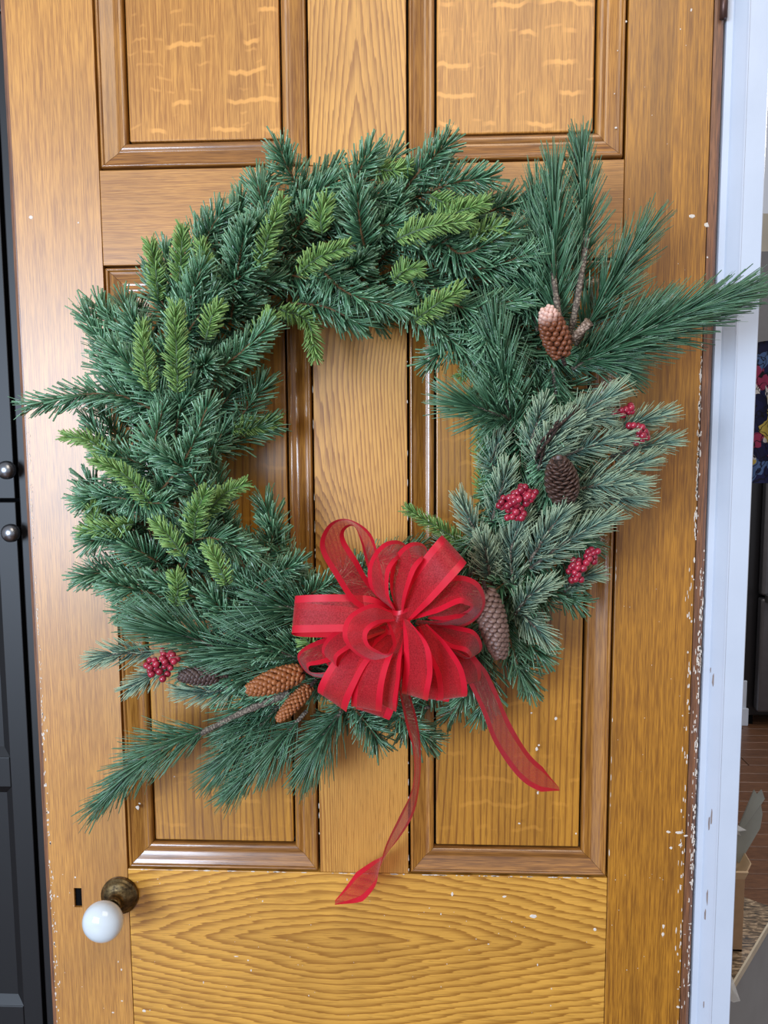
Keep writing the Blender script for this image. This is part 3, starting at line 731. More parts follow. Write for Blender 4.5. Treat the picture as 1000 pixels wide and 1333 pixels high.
# ------------------------------------------------------------------ pine cones
def cone_mat(name, a, b, tip=None, tf=(.75, .95)):
    t = NT(name); uv = t.n('ShaderNodeUVMap'); uv.uv_map = 'UVMap'
    sep = t.n('ShaderNodeSeparateXYZ'); t.L(uv.outputs[0], sep.inputs[0])
    tc = t.n('ShaderNodeTexCoord'); nz = t.noise(tc.outputs['Object'], 350, 3)
    c = t.mix(t.ramp(nz, [(.3, 0.0), (.7, 1.0)]), b, a)
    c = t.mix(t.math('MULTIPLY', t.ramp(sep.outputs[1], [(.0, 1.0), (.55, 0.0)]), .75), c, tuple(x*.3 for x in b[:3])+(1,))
    if tip: c = t.mix(t.ramp(sep.outputs[0], [(tf[0], 0.0), (tf[1], 1.0)]), c, tip)
    t.set(Base_Color=c, Roughness=.42, Specular_IOR_Level=.5); t.bump(nz, .25, .001); return t.m
def pine_cone(p0, p1, y0, y1, wpx, nsc, mat, label, open_=.75, thick=.30, seed=1, stub=0.0, sc=1.0, wd=.24, core=M_vine):
    """p0 = stem end, p1 = tip end in photo pixels"""
    A, B = P(*p0, y0), P(*p1, y1); ax = nrm(B-A); H = np.linalg.norm(B-A)
    R = wpx/1.0/F_PX*(CAM[1]*-1+(y0+y1)/2)*.5
    e1 = nrm(np.cross(ax, [0, 1, .2])); e2 = np.cross(ax, e1); rg_ = np.random.default_rng(seed)
    root = empty('pine_cone', A, label, 'pine cone', 'pine cones on the wreath')
    prof = lambda t: (math.sin(math.pi*min(1, .10+.82*t))**.45)*(1-.16*t)
    n = 14
    path = [A+ax*H*q for q in np.linspace(.02, .96, n)]
    v1, f1 = tube_data(np.array(path)-A, [R*.62*prof(q) for q in np.linspace(.02, .96, n)], 12)
    link('core', mesh('core', v1, f1, True), core, root)
    # unit scale plate
    nu, nv = 8, 5
    V = []; F = []; UV = []
    for i in range(nsc):
        t = (i+.5)/nsc; t = t**.94; a = i*2.39996+rg_.normal(0, .05)
        out = math.cos(a)*e1+math.sin(a)*e2; tan = np.cross(ax, out)
        r = R*prof(t)
        sl = R*.62*sc*(.65+.35*prof(t)); sw = R*wd*(.65+.35*prof(t)); stt = sw*2*thick
        tilt = open_*(1-.55*t)
        dl_ = nrm(ax*math.cos(tilt)+out*math.sin(tilt)); nn = np.cross(tan, dl_); nn = nrm(nn)
        if np.dot(nn, out) < 0: nn = -nn
        c = A+ax*(H*t*.97)+out*(r-sl*.42)
        b = len(V)
        for j in range(nv):
            la = math.pi*(j/(nv-1)); x = -math.cos(la)         # -1..1 along the scale
            wd_ = math.sin(la*.86+.16) if j < nv-1 else .42
            for k in range(nu):
                an = 2*math.pi*k/nu
                V.append(c+dl_*(sl*.5*x)+tan*(sw*wd_*math.cos(an))+nn*(stt*.5*(.5+.5*(x+1)/2*1.5)*wd_*math.sin(an))-A)
                UV.append((1-t if stub else t, j/(nv-1)))
        for j in range(nv-1):
            for k in range(nu): F.append((b+j*nu+k, b+j*nu+(k+1) % nu, b+(j+1)*nu+(k+1) % nu, b+(j+1)*nu+k))
        F.append(tuple(b+(nv-1)*nu+k for k in range(nu)))
    link('scales', mesh('scales', V, F, True, uv=UV), mat, root, kind='stuff')
    v1, f1 = tube_data(np.array([-ax*.010, -ax*.002, ax*.01]), [.0020, .0022, .002], 8)
    link('stem', mesh('stem', v1, f1, True), M_vine, root)
    return root
MC1 = cone_mat('cone_cinnamon', srgb(142, 84, 54), srgb(96, 50, 30), srgb(224, 182, 164), (.72, .88))
MC2 = cone_mat('cone_dark', srgb(92, 66, 54), srgb(58, 38, 30))
MC3 = cone_mat('cone_mauve', srgb(134, 104, 92), srgb(96, 70, 60))
MC4 = cone_mat('cone_orange', srgb(172, 108, 62), srgb(124, 68, 36))
MC6 = cone_mat('cone_grey_brown', srgb(98, 78, 72), srgb(62, 46, 42))  # dull dark grey-brown, this cone's own colour
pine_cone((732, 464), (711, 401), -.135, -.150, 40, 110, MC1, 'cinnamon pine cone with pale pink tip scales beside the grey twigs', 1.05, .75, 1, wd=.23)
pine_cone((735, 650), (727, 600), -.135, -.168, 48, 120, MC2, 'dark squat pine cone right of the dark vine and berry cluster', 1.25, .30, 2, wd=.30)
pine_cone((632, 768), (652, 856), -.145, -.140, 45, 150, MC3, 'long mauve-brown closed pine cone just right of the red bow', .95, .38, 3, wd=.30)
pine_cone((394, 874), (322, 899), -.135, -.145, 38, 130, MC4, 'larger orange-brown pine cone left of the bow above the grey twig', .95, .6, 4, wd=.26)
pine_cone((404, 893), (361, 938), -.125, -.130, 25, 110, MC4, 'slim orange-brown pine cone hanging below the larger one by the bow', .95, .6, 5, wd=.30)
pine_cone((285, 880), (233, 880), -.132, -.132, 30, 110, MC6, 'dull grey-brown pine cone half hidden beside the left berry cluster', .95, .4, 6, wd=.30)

# ------------------------------------------------------------------ berry clusters
M_berry = NT('crimson_berry'); _tc = M_berry.n('ShaderNodeObjectInfo')
M_berry = M_berry.set(Base_Color=M_berry.mix(_tc.outputs['Random'], srgb(132, 22, 44), srgb(172, 40, 62)), Roughness=.27, Coat_Weight=.4, Coat_Roughness=.1).m
bm = bmesh.new(); bmesh.ops.create_icosphere(bm, subdivisions=2, radius=1.0)
for f in bm.faces: f.smooth = True
berry_me = bpy.data.meshes.new('berry'); bm.to_mesh(berry_me); bm.free(); berry_me.materials.append(M_berry)
def berries(spots, y, r, label, base):
    pts = [P(u, v, y+dy) for u, v, dy in spots]
    B = P(*base, y+.03)
    root = empty('berry_cluster', B, label, 'berries', 'clusters of red berries on the wreath')
    c = np.mean(pts, axis=0)+np.array([0, .006, 0])
    parts = [tube_data(catmull([B*0, (c-B)*.5+[0, .002, 0], c-B], 8), .0011, 6)]
    for p in pts: parts.append(tube_data(catmull([c-B, (c+p)/2-B+[0, .002, 0], p-B], 5), .0005, 4))
    link('stalk', mesh('stalk', *joinvf(parts), smooth=True), M_vine, root)
    for p in pts:
        o = bpy.data.objects.new('berry', berry_me); COL.objects.link(o); o.parent = root
        o.location = p-B; s = r*rng.uniform(.88, 1.12); o.scale = (s, s, s*1.04)
def zc(pts, x0, y0, k): return [(x0+a/k, y0+b/k, d) for a, b, d in pts]
# offsets read from enlarged crops
berries(zc([(650, 150, 0), (668, 138, .004), (690, 130, 0), (697, 155, -.004), (712, 128, .003), (738, 118, 0), (742, 138, .004), (725, 140, .003), (735, 108, .004)], 630, 500, 3.846),
        -.125, .0036, 'small cluster of dark red berries tucked under the topmost frosted sprig', (815, 545))
berries(zc([(728, 208, 0), (750, 206, -.003), (772, 212, 0), (793, 216, -.003), (806, 238, 0), (778, 238, -.006), (796, 258, -.005), (775, 260, .002), (818, 268, .002), (790, 282, 0), (762, 293, -.003), (810, 248, .006), (780, 276, .006), (742, 214, .006)], 630, 500, 3.846),
        -.130, .0037, 'curved berry cluster at the far right among frosted tips', (820, 560))
berries(zc([(75, 608, 0), (88, 590, -.004), (98, 570, 0), (92, 615, .003), (118, 610, -.004), (120, 585, .003), (108, 590, .006), (128, 570, -.004), (135, 597, -.006), (148, 566, -.006), (150, 548, 0), (152, 588, -.008), (168, 545, .0), (174, 576, -.008), (165, 602, -.005),
         (185, 530, -.002), (186, 514, .002), (206, 516, 0), (200, 545, 0), (210, 570, -.004), (212, 595, 0), (228, 540, .002), (235, 578, 0), (245, 560, -.003), (258, 542, 0), (222, 558, -.005),
         (140, 622, 0), (160, 640, -.004), (185, 625, 0), (118, 668, 0), (142, 664, -.004), (165, 668, 0), (188, 668, -.002), (198, 650, 0), (150, 612, .004), (125, 630, .005)], 630, 500, 3.846),
        -.150, .0038, 'large berry cluster left of the dark squat pine cone', (690, 640))
berries(zc([(703, 218, 0), (718, 192, -.003), (735, 150, 0), (733, 180, -.005), (745, 200, .002), (742, 225, -.005), (735, 250, .002), (722, 275, 0), (748, 270, -.004), (762, 240, -.003), (762, 196, -.007), (765, 170, -.004), (770, 148, 0), (782, 272, .002), (775, 215, .003), (798, 198, -.005),
         (805, 168, .002), (818, 162, -.003), (838, 138, -.004), (842, 112, 0), (830, 90, .002), (866, 98, 0), (870, 125, .002), (868, 155, .003), (892, 88, 0), (850, 80, .004), (822, 120, .005), (758, 262, .005)], 600, 700, 5.0),
        -.125, .0036, 'berry cluster below the lowest right frosted spray over the moulding', (750, 745))
berries(zc([(130, 220, 0), (152, 218, -.003), (115, 245, .002), (132, 256, -.004), (160, 238, -.003), (158, 258, 0), (138, 286, 0), (130, 270, .003), (176, 275, 0), (196, 190, .002), (190, 212, -.003), (202, 228, -.005), (218, 200, .003), (228, 215, 0), (238, 195, .002), (246, 226, -.004),
         (262, 214, 0), (192, 176, .004), (232, 186, .004), (230, 256, 0), (200, 250, .003), (192, 310, -.003), (215, 286, .004), (212, 236, .004), (148, 270, .004)], 160, 800, 3.7037),
        -.148, .0037, 'berry cluster at the lower left beside the half hidden cone', (225, 870))

# ------------------------------------------------------------------ the bow
def satin():
    t = NT('red_satin'); tc = t.n('ShaderNodeTexCoord'); n = t.noise(tc.outputs['Object'], 60, 2)
    t.set(Base_Color=t.mix(n, srgb(204, 16, 40), srgb(232, 34, 60)), Roughness=.36, Sheen_Weight=.5, Sheen_Roughness=.4, Sheen_Tint=srgb(255, 120, 140), Specular_IOR_Level=.5, Transmission_Weight=0.0)
    tr_ = t.n('ShaderNodeBsdfTranslucent'); tr_.inputs[0].default_value = srgb(226, 30, 50)
    mx = t.n('ShaderNodeMixShader'); mx.inputs[0].default_value = .28
    t.L(t.b.outputs[0], mx.inputs[1]); t.L(tr_.outputs[0], mx.inputs[2]); t.L(mx.outputs[0], t.out.inputs[0]); return t.m
def organza():
    t = NT('red_organza'); tc = t.n('ShaderNodeTexCoord'); n = t.noise(tc.outputs['Object'], 700, 2, .7)
    n2 = t.noise(tc.outputs['Object'], 45, 3, .6)
    t.set(Base_Color=t.mix(n2, srgb(182, 16, 34), srgb(218, 32, 50)), Roughness=.42, Specular_IOR_Level=.6, Sheen_Weight=.4)
    tl = t.n('ShaderNodeBsdfTranslucent'); tl.inputs[0].default_value = srgb(220, 30, 44)
    m1 = t.n('ShaderNodeMixShader'); m1.inputs[0].default_value = .35
    t.L(t.b.outputs[0], m1.inputs[1]); t.L(tl.outputs[0], m1.inputs[2])
    tp = t.n('ShaderNodeBsdfTransparent'); tp.inputs[0].default_value = (1.0, .62, .55, 1)
    m2 = t.n('ShaderNodeMixShader'); t.L(t.ramp(n, [(.35, .18), (.65, .55)]), m2.inputs[0])
    t.L(m1.outputs[0], m2.inputs[1]); t.L(tp.outputs[0], m2.inputs[2]); t.L(m2.outputs[0], t.out.inputs[0]); return t.m
M_satin, M_org = satin(), organza()
BC = P(512, 822, -.135)
bow = empty('bow', BC, 'big red looped ribbon bow of sheer organza with satin edges and two tails', 'bow')
RW = .038
def ribbon(path, wvec, name, label=None, edge=.20, thick=.00035):
    """path n x 3, wvec n x 3 half-width vectors; sheer band plus two satin edges"""
    n = len(path)
    def strip(s0, s1, cols, th):
        V = []; F = []
        T = np.gradient(path, axis=0); T /= np.linalg.norm(T, axis=1, keepdims=True)+1e-9
        Wn = wvec/(np.linalg.norm(wvec, axis=1, keepdims=True)+1e-9); Nn = np.cross(T, Wn)
        for i in range(n):
            for c in range(cols+1):
                q = s0+(s1-s0)*c/cols
                V.append(path[i]+wvec[i]*q+Nn[i]*(.0012*math.cos(q*1.4)*math.sin(i*.55)*.5))
        st = cols+1
        for i in range(n-1):
            for c in range(cols):
                a = i*st+c; F.append((a, a+1, a+1+st, a+st))
        return mesh(name, V, F, True, origin=BC)
    o = link(name, strip(-1+edge*1.9, 1-edge*1.9, 4, .00012), M_org, bow, label=label)
    link('satin_edge', strip(-1, -1+edge*2, 2, thick), M_satin, o)
    link('satin_edge', strip(1-edge*2, 1, 2, thick), M_satin, o)
    return o
def loop(tip, y, fat, rho, twist=0.0, base=(512, 822), yb=-.135, w=1.0, skew=0.0, pinch=.35):
    C = P(*base, yb); T_ = P(*tip, y); D = T_-C; L = np.linalg.norm(D); D = D/L
    Sx = nrm(np.cross(D, [0, -1, 0])); Q = np.cross(Sx, D); Q = nrm(Q)
    n = 34; t = np.linspace(0, 1, n); path = []; wv = []
    for q in t:
        r = rho+twist*(q-.5)
        W = math.cos(r)*Sx+math.sin(r)*Q; N = -math.sin(rho)*Sx+math.cos(rho)*Q
        x = L*(.5-.5*math.cos(2*math.pi*q))**.72; yy = fat*math.sin(2*math.pi*q)*(math.sin(math.pi*q)**.35)
        path.append(C+D*x+N*yy+W*skew*(q-.5)); pw = pinch+(1-pinch)*min(1, math.sin(math.pi*q)*1.5)
        wv.append(W*RW*.5*w*pw)
    return ribbon(np.array(path), np.array(wv), 'ribbon_loop')
# each loop: out from the knot, round the fold and back; u, v and half width read from an enlargement of the
# bow (2.5 px per photo px, corner at 350,660), then the distance from the door; the rest of the width runs in depth
LOOPS = [
 [(410, 340, 8, -12, -.165), (310, 285, 20, -30, -.170), (250, 195, 34, -18, -.172), (208, 118, 36, -6, -.170), (222, 66, 22, 14, -.165), (268, 52, 6, 18, -.155), (315, 100, -18, 22, -.145), (338, 180, -24, 12, -.140), (370, 300, -14, 6, -.145)],
 [(400, 345, 3, -14, -.170), (325, 345, 0, -48, -.180), (200, 345, 2, -56, -.180), (100, 348, 2, -56, -.172), (80, 352, 2, -54, -.160), (110, 366, 2, -48, -.150), (240, 372, 2, -40, -.145), (380, 360, 2, -14, -.150)],
 [(415, 345, -10, -6, -.170), (362, 280, -32, -2, -.180), (358, 205, -36, -8, -.185), (388, 152, -22, -24, -.182), (425, 140, 0, -22, -.170), (446, 170, 16, -8, -.158), (430, 250, 18, 4, -.155), (425, 340, 10, 4, -.155)],
 [(425, 350, -10, -4, -.175), (420, 270, -28, -8, -.190), (440, 190, -34, -16, -.192), (478, 146, -20, -22, -.188), (505, 148, 4, -14, -.175), (500, 200, 18, 0, -.160), (460, 290, 16, 4, -.155), (435, 350, 8, 4, -.155)],
 [(440, 360, -14, -12, -.180), (490, 275, -36, -28, -.200), (545, 205, -42, -36, -.204), (590, 152, -40, -42, -.200), (604, 136, -38, -40, -.186), (590, 160, -36, -38, -.175), (520, 250, -30, -28, -.165), (450, 350, -12, -10, -.165)],
 [(462, 350, -6, -12, -.175), (540, 300, -10, -33, -.190), (612, 268, -2, -37, -.196), (662, 282, 25, -26, -.192), (680, 322, 28, 8, -.180), (645, 362, 14, 30, -.168), (565, 385, 2, 27, -.162), (480, 375, -3, 12, -.160)],
 [(520, 392, 6, -8, -.168), (596, 420, 10, -22, -.178), (655, 438, 20, -20, -.182), (674, 474, 24, 4, -.172), (640, 492, -4, 20, -.162), (588, 466, -14, 18, -.158), (525, 408, -6, 8, -.158)],
 [(500, 385, -14, 10, -.180), (545, 455, -34, 20, -.196), (585, 530, -42, 22, -.200), (598, 600, -46, 20, -.192), (592, 622, -46, 18, -.178), (575, 560, -42, 20, -.168), (540, 460, -32, 18, -.162), (490, 385, -12, 10, -.160)],
 [(520, 400, 12, -12, -.155), (600, 480, 30, -24, -.160), (655, 540, 34, -18, -.158), (660, 572, 26, 10, -.150), (610, 540, 20, -14, -.142), (530, 420, 10, -10, -.145)],
 [(445, 365, -10, 3, -.190), (478, 440, -40, 4, -.212), (486, 520, -46, 4, -.214), (478, 590, -44, 3, -.206), (474, 618, -42, 2, -.190), (472, 570, -40, 3, -.176), (465, 460, -34, 3, -.168), (450, 370, -8, 2, -.165)],
 [(430, 400, -10, -3, -.180), (402, 480, -30, -4, -.196), (392, 550, -34, -2, -.200), (385, 625, -32, 2, -.192), (386, 650, -30, 2, -.178), (395, 580, -30, 0, -.165), (425, 420, -10, 0, -.160)],
 [(420, 400, -12, -6, -.185), (362, 470, -38, -10, -.200), (328, 550, -50, -6, -.205), (318, 630, -52, 0, -.196), (318, 656, -50, 2, -.182), (335, 580, -44, -4, -.168), (415, 420, -12, -6, -.162)],
 [(410, 395, -8, -10, -.175), (310, 455, -24, -30, -.188), (245, 540, -42, -28, -.190), (210, 612, -50, -26, -.182), (208, 634, -48, -22, -.170), (235, 570, -42, -24, -.158), (400, 410, -8, -10, -.158)],
 [(425, 430, -14, -3, -.160), (385, 540, -46, -10, -.166), (350, 640, -58, -14, -.166), (338, 676, -54, -10, -.156), (360, 640, -44, -4, -.145), (420, 440, -12, -2, -.150)],
 [(505, 400, -14, 4, -.160), (530, 500, -44, 8, -.170), (540, 590, -48, 8, -.170), (538, 628, -44, 6, -.160), (530, 560, -40, 6, -.150), (490, 410, -10, 3, -.150)],
 [(400, 385, 2, -10, -.150), (290, 440, 0, -24, -.158), (170, 470, -10, -26, -.162), (112, 500, -26, -4, -.160), (142, 544, -10, 20, -.152), (240, 530, 2, 22, -.146), (390, 420, 2, 8, -.150)],
 [(400, 385, 0, -8, -.165), (320, 402, -3, -16, -.178), (232, 435, -14, -25, -.182), (196, 482, -30, -2, -.178), (225, 532, -10, 24, -.168), (310, 520, 6, 18, -.160), (390, 410, 2, 8, -.160)],
 [(405, 355, -6, -10, -.190), (345, 348, -10, -22, -.206), (288, 385, -36, -16, -.214), (284, 440, -44, 6, -.216), (335, 482, -20, 30, -.214), (400, 490, 14, 26, -.206), (432, 440, 26, 0, -.196), (412, 375, 16, -14, -.190), (385, 350, 4, -12, -.185)],
 [(520, 350, 2, -8, -.165), (580, 330, 4, -26, -.176), (640, 328, 20, -22, -.174), (650, 350, 18, 14, -.166), (590, 372, 2, 22, -.158), (520, 362, -2, 8, -.158)],
]
for rows in LOOPS:
    n = 44; q = np.array(rows, float); q[:, 0] = 350+q[:, 0]/2.5; q[:, 1] = 660+q[:, 1]/2.5; q[:, 2:4] /= 2.5
    c = np.array([P(a[0], a[1], a[4]) for a in q]); h = np.array([P(a[0]+a[2], a[1]+a[3], a[4]) for a in q])-c
    c = catmull(c, n); h = catmull(h, n)
    pin = np.clip(.45+4.0*np.minimum(np.linspace(0, 1, n), np.linspace(1, 0, n)), 0, 1)
    hw = RW*.5*pin; m_ = np.linalg.norm(h, axis=1)
    h = h*np.minimum(1, hw/m_)[:, None]; m_ = np.linalg.norm(h, axis=1)
    h[:, 1] += np.sqrt(np.clip(hw**2-m_**2, 0, None))*.9
    ribbon(c, h, 'ribbon_loop')
# gathered knot
a = np.linspace(0, 2*math.pi, 22)
KC = P(520, 806, -.178)
kp = np.array([KC+np.array([.008*math.cos(q)*1.3, -.010*math.sin(q), .002*math.sin(2*q)]) for q in a]); kw = np.tile(np.array([[.004, 0, .012]]), (22, 1))
ribbon(kp, kw, 'knot')
# tails: centre px, y, projected half width vector in px
def tail(rows, label):
    c = []; wv = []
    for u, v, y, du, dv, dy in rows:
        p = P(u, v, y); q = P(u+du, v+dv, y)
        wv.append((q-p)+np.array([0, dy, 0])); c.append(p)
    c = catmull(c, 40); wv = catmull(wv, 40)
    wv = wv/np.linalg.norm(wv, axis=1, keepdims=True)*RW*.5*(np.clip(np.linspace(.5, 4, 40), 0, 1)*np.clip(np.linspace(7, .12, 40), 0, 1)**.8)[:, None]
    ribbon(c, wv, 'ribbon_tail', label)
tail([(520, 880, -.15, 8, 0, .020), (533, 928, -.135, 7, -2, .021), (543, 972, -.12, 5, 0, .022), (542, 1018, -.10, 6, 2, .021), (529, 1062, -.075, 11, 6, .018), (511, 1096, -.055, 9, 6, .019), (497, 1122, -.045, 3, 2, .0225),
      (486, 1138, -.042, -4, -6, .021), (464, 1157, -.040, -6, -10, .018), (436, 1175, -.036, -2, -4, .022)], 'long narrow twisted tail hanging straight down')
tail([(606, 850, -.15, 14, 0, .014), (634, 905, -.13, 13, -5, .017), (655, 955, -.11, 13, -9, .017), (686, 1000, -.085, 8, -11, .018), (728, 1027, -.07, 1, -4, .022)], 'shorter tail curving down to the right')

# ------------------------------------------------------------------ room beyond the jamb (right edge)
M_fr = plain('black_fridge', srgb(26, 25, 27), .3); M_frs = plain('dark_stainless', srgb(104, 102, 104), .35, .7)
FY = 2.85
fx0 = P(968, 900, FY)[0]; fx1 = P(984, 900, FY)[0]
zf = lambda v: float(P(985, v, FY)[2])
fr = empty('fridge', (fx0+.35, FY+.3, 0), 'tall dark fridge with steel doors and a bar handle beyond the doorway', 'fridge')
def fb(n, l, m, b=.004, **k): return link(n, boxes(n, l, b, origin=(fx0+.35, FY+.3, 0)), m, fr, **k)
fb('body', [(fx0, fx0+.75, FY+.03, FY+.68, .05, 1.78)], M_fr)
fb('upper_door', [(fx1, fx0+.75, FY-.03, FY+.028, zf(776)+.006, 1.78)], M_frs, .012)
ld = fb('lower_door', [(fx1, fx0+.75, FY-.03, FY+.028, zf(925), zf(776)-.006)], M_frs, .012)
fb('handle', [(fx1+.01, fx0+.6, FY-.075, FY-.055, zf(782), zf(772)), (fx1+.01, fx1+.03, FY-.06, FY-.028, zf(782), zf(772)), (fx0+.58, fx0+.6, FY-.06, FY-.028, zf(782), zf(772))], M_steel, .003)
fb('foot', [(fx0+.02, fx0+.07, FY+.04, FY+.09, .0, .052), (fx0+.68, fx0+.73, FY+.04, FY+.09, .0, .052)], M_blackgap)
cu = empty('cupboard', (fx0+.35, FY+.3, 1.9), 'dark grey wall cupboard above the fridge', 'cupboard')
link('carcass', boxes('carcass', [(fx0-.12, fx0+.75, FY+.02, 4.44, 1.80, 2.3)], .003, origin=(fx0+.35, FY+.3, 1.9)), plain('grey_cupboard', srgb(84, 82, 84), .5), cu)
link('cupboard_door', boxes('cupboard_door', [(fx0-.117, fx0+.747, FY, FY+.019, 1.803, 2.297)], .003, origin=(fx0+.35, FY+.3, 1.9)), plain('grey_cupboard_door', srgb(92, 90, 92), .5), cu)
# white skirting block low down left of the fridge
pb = PZ(966, 944, 0.0)
link('baseboard_right', boxes('baseboard_right', [(pb[0]-.5, P(971, 944, pb[1])[0], pb[1], pb[1]+.02, 0, P(966, 886, pb[1])[2]), (pb[0]-.5, P(973, 944, pb[1])[0], pb[1]-.012, pb[1], 0, .09)], .004), M_paint, kind='structure')

# floral cloth on a hook
def floral():
    t = NT('floral_cloth'); tc = t.n('ShaderNodeTexCoord'); v = t.n('ShaderNodeTexVoronoi'); v.inputs['Scale'].default_value = 22
    wv = t.n('ShaderNodeTexNoise'); wv.inputs['Scale'].default_value = 18; t.L(tc.outputs['Object'], wv.inputs['Vector'])
    m = t.mix(.12, tc.outputs['Object'], wv.outputs['Color'], 'ADD'); t.L(m, v.inputs['Vector'])
    sep = t.n('ShaderNodeSeparateColor'); t.L(v.outputs['Color'], sep.inputs[0])
    c = t.ramp(sep.outputs[0], [(0, srgb(24, 28, 66)), (.28, srgb(226, 220, 216)), (.45, srgb(30, 34, 80)), (.6, srgb(214, 190, 96)), (.7, srgb(172, 60, 96)), (.82, srgb(90, 120, 170)), (.92, srgb(236, 230, 226))], 'CONSTANT')
    v2 = t.n('ShaderNodeTexVoronoi', feature='DISTANCE_TO_EDGE'); v2.inputs['Scale'].default_value = 30; t.L(m, v2.inputs['Vector'])
    c = t.mix(t.ramp(v2.outputs['Distance'], [(.02, 1.0), (.06, 0.0)]), c, srgb(16, 16, 30))
    t.set(Base_Color=c, Roughness=.85); return t.m
CYL = 1.1
V = []; F = []; nu, nv = 40, 26
zt, zb_ = P(985, 446, CYL)[2], P(985, 628, CYL)[2]
for j in range(nv):
    f = j/(nv-1); v_ = 446+(628-446)*f
    left = P(np.interp(f, [0, .25, .6, 1], [984, 977, 974, 972]), v_, CYL)[0]
    for i in range(nu):
        g_ = i/(nu-1)*2*math.pi; cx = left+.085; a = .085*(.55+.45*min(1, f*2.2)); cxx = left+a
        rr = 1+.10*math.sin(6*g_+f*4)+.06*math.sin(11*g_)
        V.append((cxx-a*math.cos(g_)*(rr if abs(math.cos(g_)) < .9 else 1), CYL+.05*math.sin(g_)*rr, zt+(zb_-zt)*f))
for j in range(nv-1):
    for i in range(nu): F.append((j*nu+i, j*nu+(i+1) % nu, (j+1)*nu+(i+1) % nu, (j+1)*nu+i))
F.append(tuple(range(nu))); F.append(tuple((nv-1)*nu+i for i in range(nu))[::-1])
og = np.array(V).mean(axis=0)
cloth = link('hanging_cloth', mesh('hanging_cloth', V, F, True, origin=og), floral(), loc=og, label='floral blue, white and yellow cloth hanging beyond the white door jamb', cat='cloth')
rk = empty('coat_stand', (og[0]+.14, CYL, 0), 'thin dark stand holding the floral cloth', 'stand')
v1, f1 = tube_data([(0, 0, 0), (0, 0, .02), (0, 0, .021), (0, 0, float(zt)+.02)], [.13, .13, .009, .009], 16)
link('pole', mesh('pole', v1, f1, True), M_blackgap, rk)
v1, f1 = tube_data(catmull([(0, 0, float(zt)+.015), (-.07, 0, float(zt)+.025), (-.14, 0, float(zt)+.003)], 8), .005, 8)
link('hook', mesh('hook', v1, f1, True), M_blackgap, rk)

# low bench with patterned top, carton and packing sheet
HT = .60
c1, c2 = PZ(948, 1290, HT), PZ(1000, 1203, HT)
dirx = nrm((c2-c1)*[1, 1, 0]); nback = np.array([-dirx[1], dirx[0], 0])
def marble():
    t = NT('brown_patterned_top'); tc = t.n('ShaderNodeTexCoord')
    mp = t.n('ShaderNodeMapping'); mp.inputs['Rotation'].default_value = (0, 0, .6); mp.inputs['Scale'].default_value = (60, 180, 60); t.L(tc.outputs['Object'], mp.inputs[0])
    n = t.noise(mp.outputs[0], 1, 4, .6, .6)
    t.set(Base_Color=t.ramp(n, [(.36, srgb(52, 44, 34)), (.5, srgb(112, 92, 68)), (.62, srgb(176, 152, 122))]), Roughness=.3, Coat_Weight=.5); return t.m
Lf, Lb = c1-dirx*.035, c1+dirx*.2705
base = (Lf+Lb)/2
width_t = .34
def slab(a, b, dep, z0, z1, org):
    q = [a, b, b+nback*dep, a+nback*dep]
    V = [(p[0], p[1], z) for z in (z0, z1) for p in q]
    return mesh('slab', V, [(0, 3, 2, 1), (4, 5, 6, 7), (0, 1, 5, 4), (1, 2, 6, 5), (2, 3, 7, 6), (3, 0, 4, 7)], origin=org)
org = np.array([base[0], base[1], 0])
bench = empty('counter', org, 'low counter with brown speckled top and grey side beyond the jamb', 'counter')
link('top', slab(Lf, Lb, width_t, HT-.012, HT, org), marble(), bench, label='brown speckled glossy top')
link('body', slab(Lf+nback*.006, Lb+nback*.006, width_t-.01, 0, HT-.0125, org), plain('grey_panel', srgb(142, 146, 146), .4, scale=12), bench, label='grey panel')
link('edge_bead', slab(Lf-nback*.002, Lb-nback*.002, .003, HT-.012, HT+.001, org), plain('pale_edge', srgb(196, 184, 160), .4), bench)

cb0 = PZ(966, 1238, HT+.001)
M_card = plain('brown_cardboard', srgb(156, 124, 92), .8, scale=60)
M_card2 = plain('pale_cardboard', srgb(206, 176, 138), .8, scale=60)
bxo = np.array([cb0[0], cb0[1], HT+.0005])
box_ = empty('cardboard_box', bxo, 'open brown cardboard box standing on the speckled counter', 'box')
s_r = cb0[1]-CAM[1]
bh = float((P(969, 1145, cb0[1])[2])-HT)
wr = float(P(978, 1200, cb0[1]+.05)[0]-cb0[0])
def wall_box(x0, x1, y0, y1, z0, z1, m, n='side'): link(n, boxes(n, [(x0, x1, y0, y1, z0, z1)]), m, box_)
bw, bd = .07, .085
wall_box(-bw, 0, 0, .003, 0, bh, M_card); wall_box(-bw, 0, bd-.003, bd, 0, bh, M_card)
wall_box(-bw, -bw+.003, .003, bd-.003, 0, bh, M_card); wall_box(-.003, 0, .003, bd-.003, 0, bh, M_card2)
wall_box(-bw, 0, 0, bd, -.0003, .003, M_card, 'bottom')
fl = mesh('flap', [(-.001, .0, bh), (-.001, bd, bh), (.016, bd*.95, bh+.030), (.013, .008, bh+.022), (-.003, .0, bh), (-.003, bd, bh), (.014, bd*.95, bh+.032), (.011, .008, bh+.024)],
          [(0, 1, 2, 3), (7, 6, 5, 4), (0, 3, 7, 4), (1, 5, 6, 2), (2, 6, 7, 3), (0, 4, 5, 1)])
link('flap', fl, M_card2, box_)
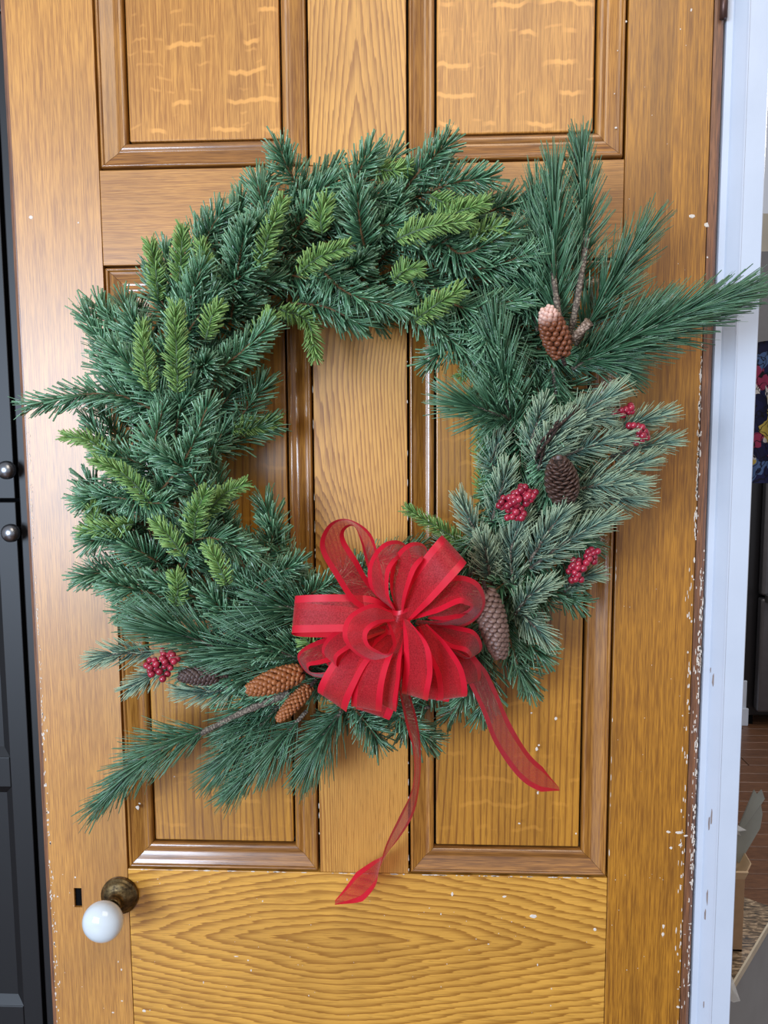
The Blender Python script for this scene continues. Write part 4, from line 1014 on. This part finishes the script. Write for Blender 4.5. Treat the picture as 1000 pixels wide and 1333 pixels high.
fl = mesh('flap', [(-bw, 0, bh), (0, 0, bh), (0, -.012, bh+.018), (-bw, -.012, bh+.018), (-bw, .002, bh), (0, .002, bh), (0, -.010, bh+.02), (-bw, -.010, bh+.02)],
          [(0, 1, 2, 3), (7, 6, 5, 4), (0, 3, 7, 4), (1, 5, 6, 2), (2, 6, 7, 3), (0, 4, 5, 1)])
link('flap', fl, M_card2, box_)
# stiff grey sheet sticking out of the carton
YS = cb0[1]+.03
outl = [(950, 1105), (962, 1078), (982, 1028), (986, 1034), (992, 1028), (996, 1040), (991, 1048), (993, 1060), (990, 1078), (963, 1124), (955, 1118)]
q = np.array([P(u, v, YS+(.012 if u > 970 else 0)) for u, v in outl]); low = [P(961, 1185, YS), P(950, 1185, YS)]
q = np.vstack([q, low]); n = len(q)
V = list(q)+list(q+np.array([.0, .002, 0]))
F = [tuple(range(n)), tuple(range(n, 2*n))[::-1]]+[(i, (i+1) % n, n+(i+1) % n, n+i) for i in range(n)]
link('packing_sheet', mesh('packing_sheet', V, F, origin=q[-1]), plain('grey_board', srgb(136, 136, 126), .6), loc=q[-1], label='torn grey packing sheet sticking up out of the cardboard box', cat='packing')
# scraps of clear plastic wrap
def wrap(pts, y, label):
    M_wr = NT('clear_wrap').set(Base_Color=srgb(225, 225, 220), Roughness=.2, Alpha=.55).m
    g_ = np.array([P(u, v, y+d) for u, v, d in pts]); n = len(g_)
    c = g_.mean(axis=0)+[0, -.006, .002]; V = list(g_)+[c]+list(g_+[0, .0015, 0])+[c+[0, .0015, 0]]
    F = [(i, (i+1) % n, n) for i in range(n)]+[(n+1+(i+1) % n, n+1+i, 2*n+1) for i in range(n)]+[(i, n+1+i, n+1+(i+1) % n, (i+1) % n) for i in range(n)]
    link('plastic_wrap', mesh('plastic_wrap', V, F, origin=g_[0]), M_wr, loc=g_[0], label=label, cat='plastic wrap', group=None)
wrap([(948, 1072, 0), (958, 1073, -.004), (972, 1081, .002), (962, 1083, 0), (965, 1088, .003), (960, 1086, 0), (948, 1082, 0)], YS-.008, 'scrap of clear plastic wrap clinging to the grey packing sheet')
wrap([(945, 1265, 0), (952, 1268, -.003), (964, 1303, .004), (955, 1305, 0), (946, 1300, 0)], float(c1[1])-.02, 'pointed scrap of clear plastic wrap hanging at the counter edge')
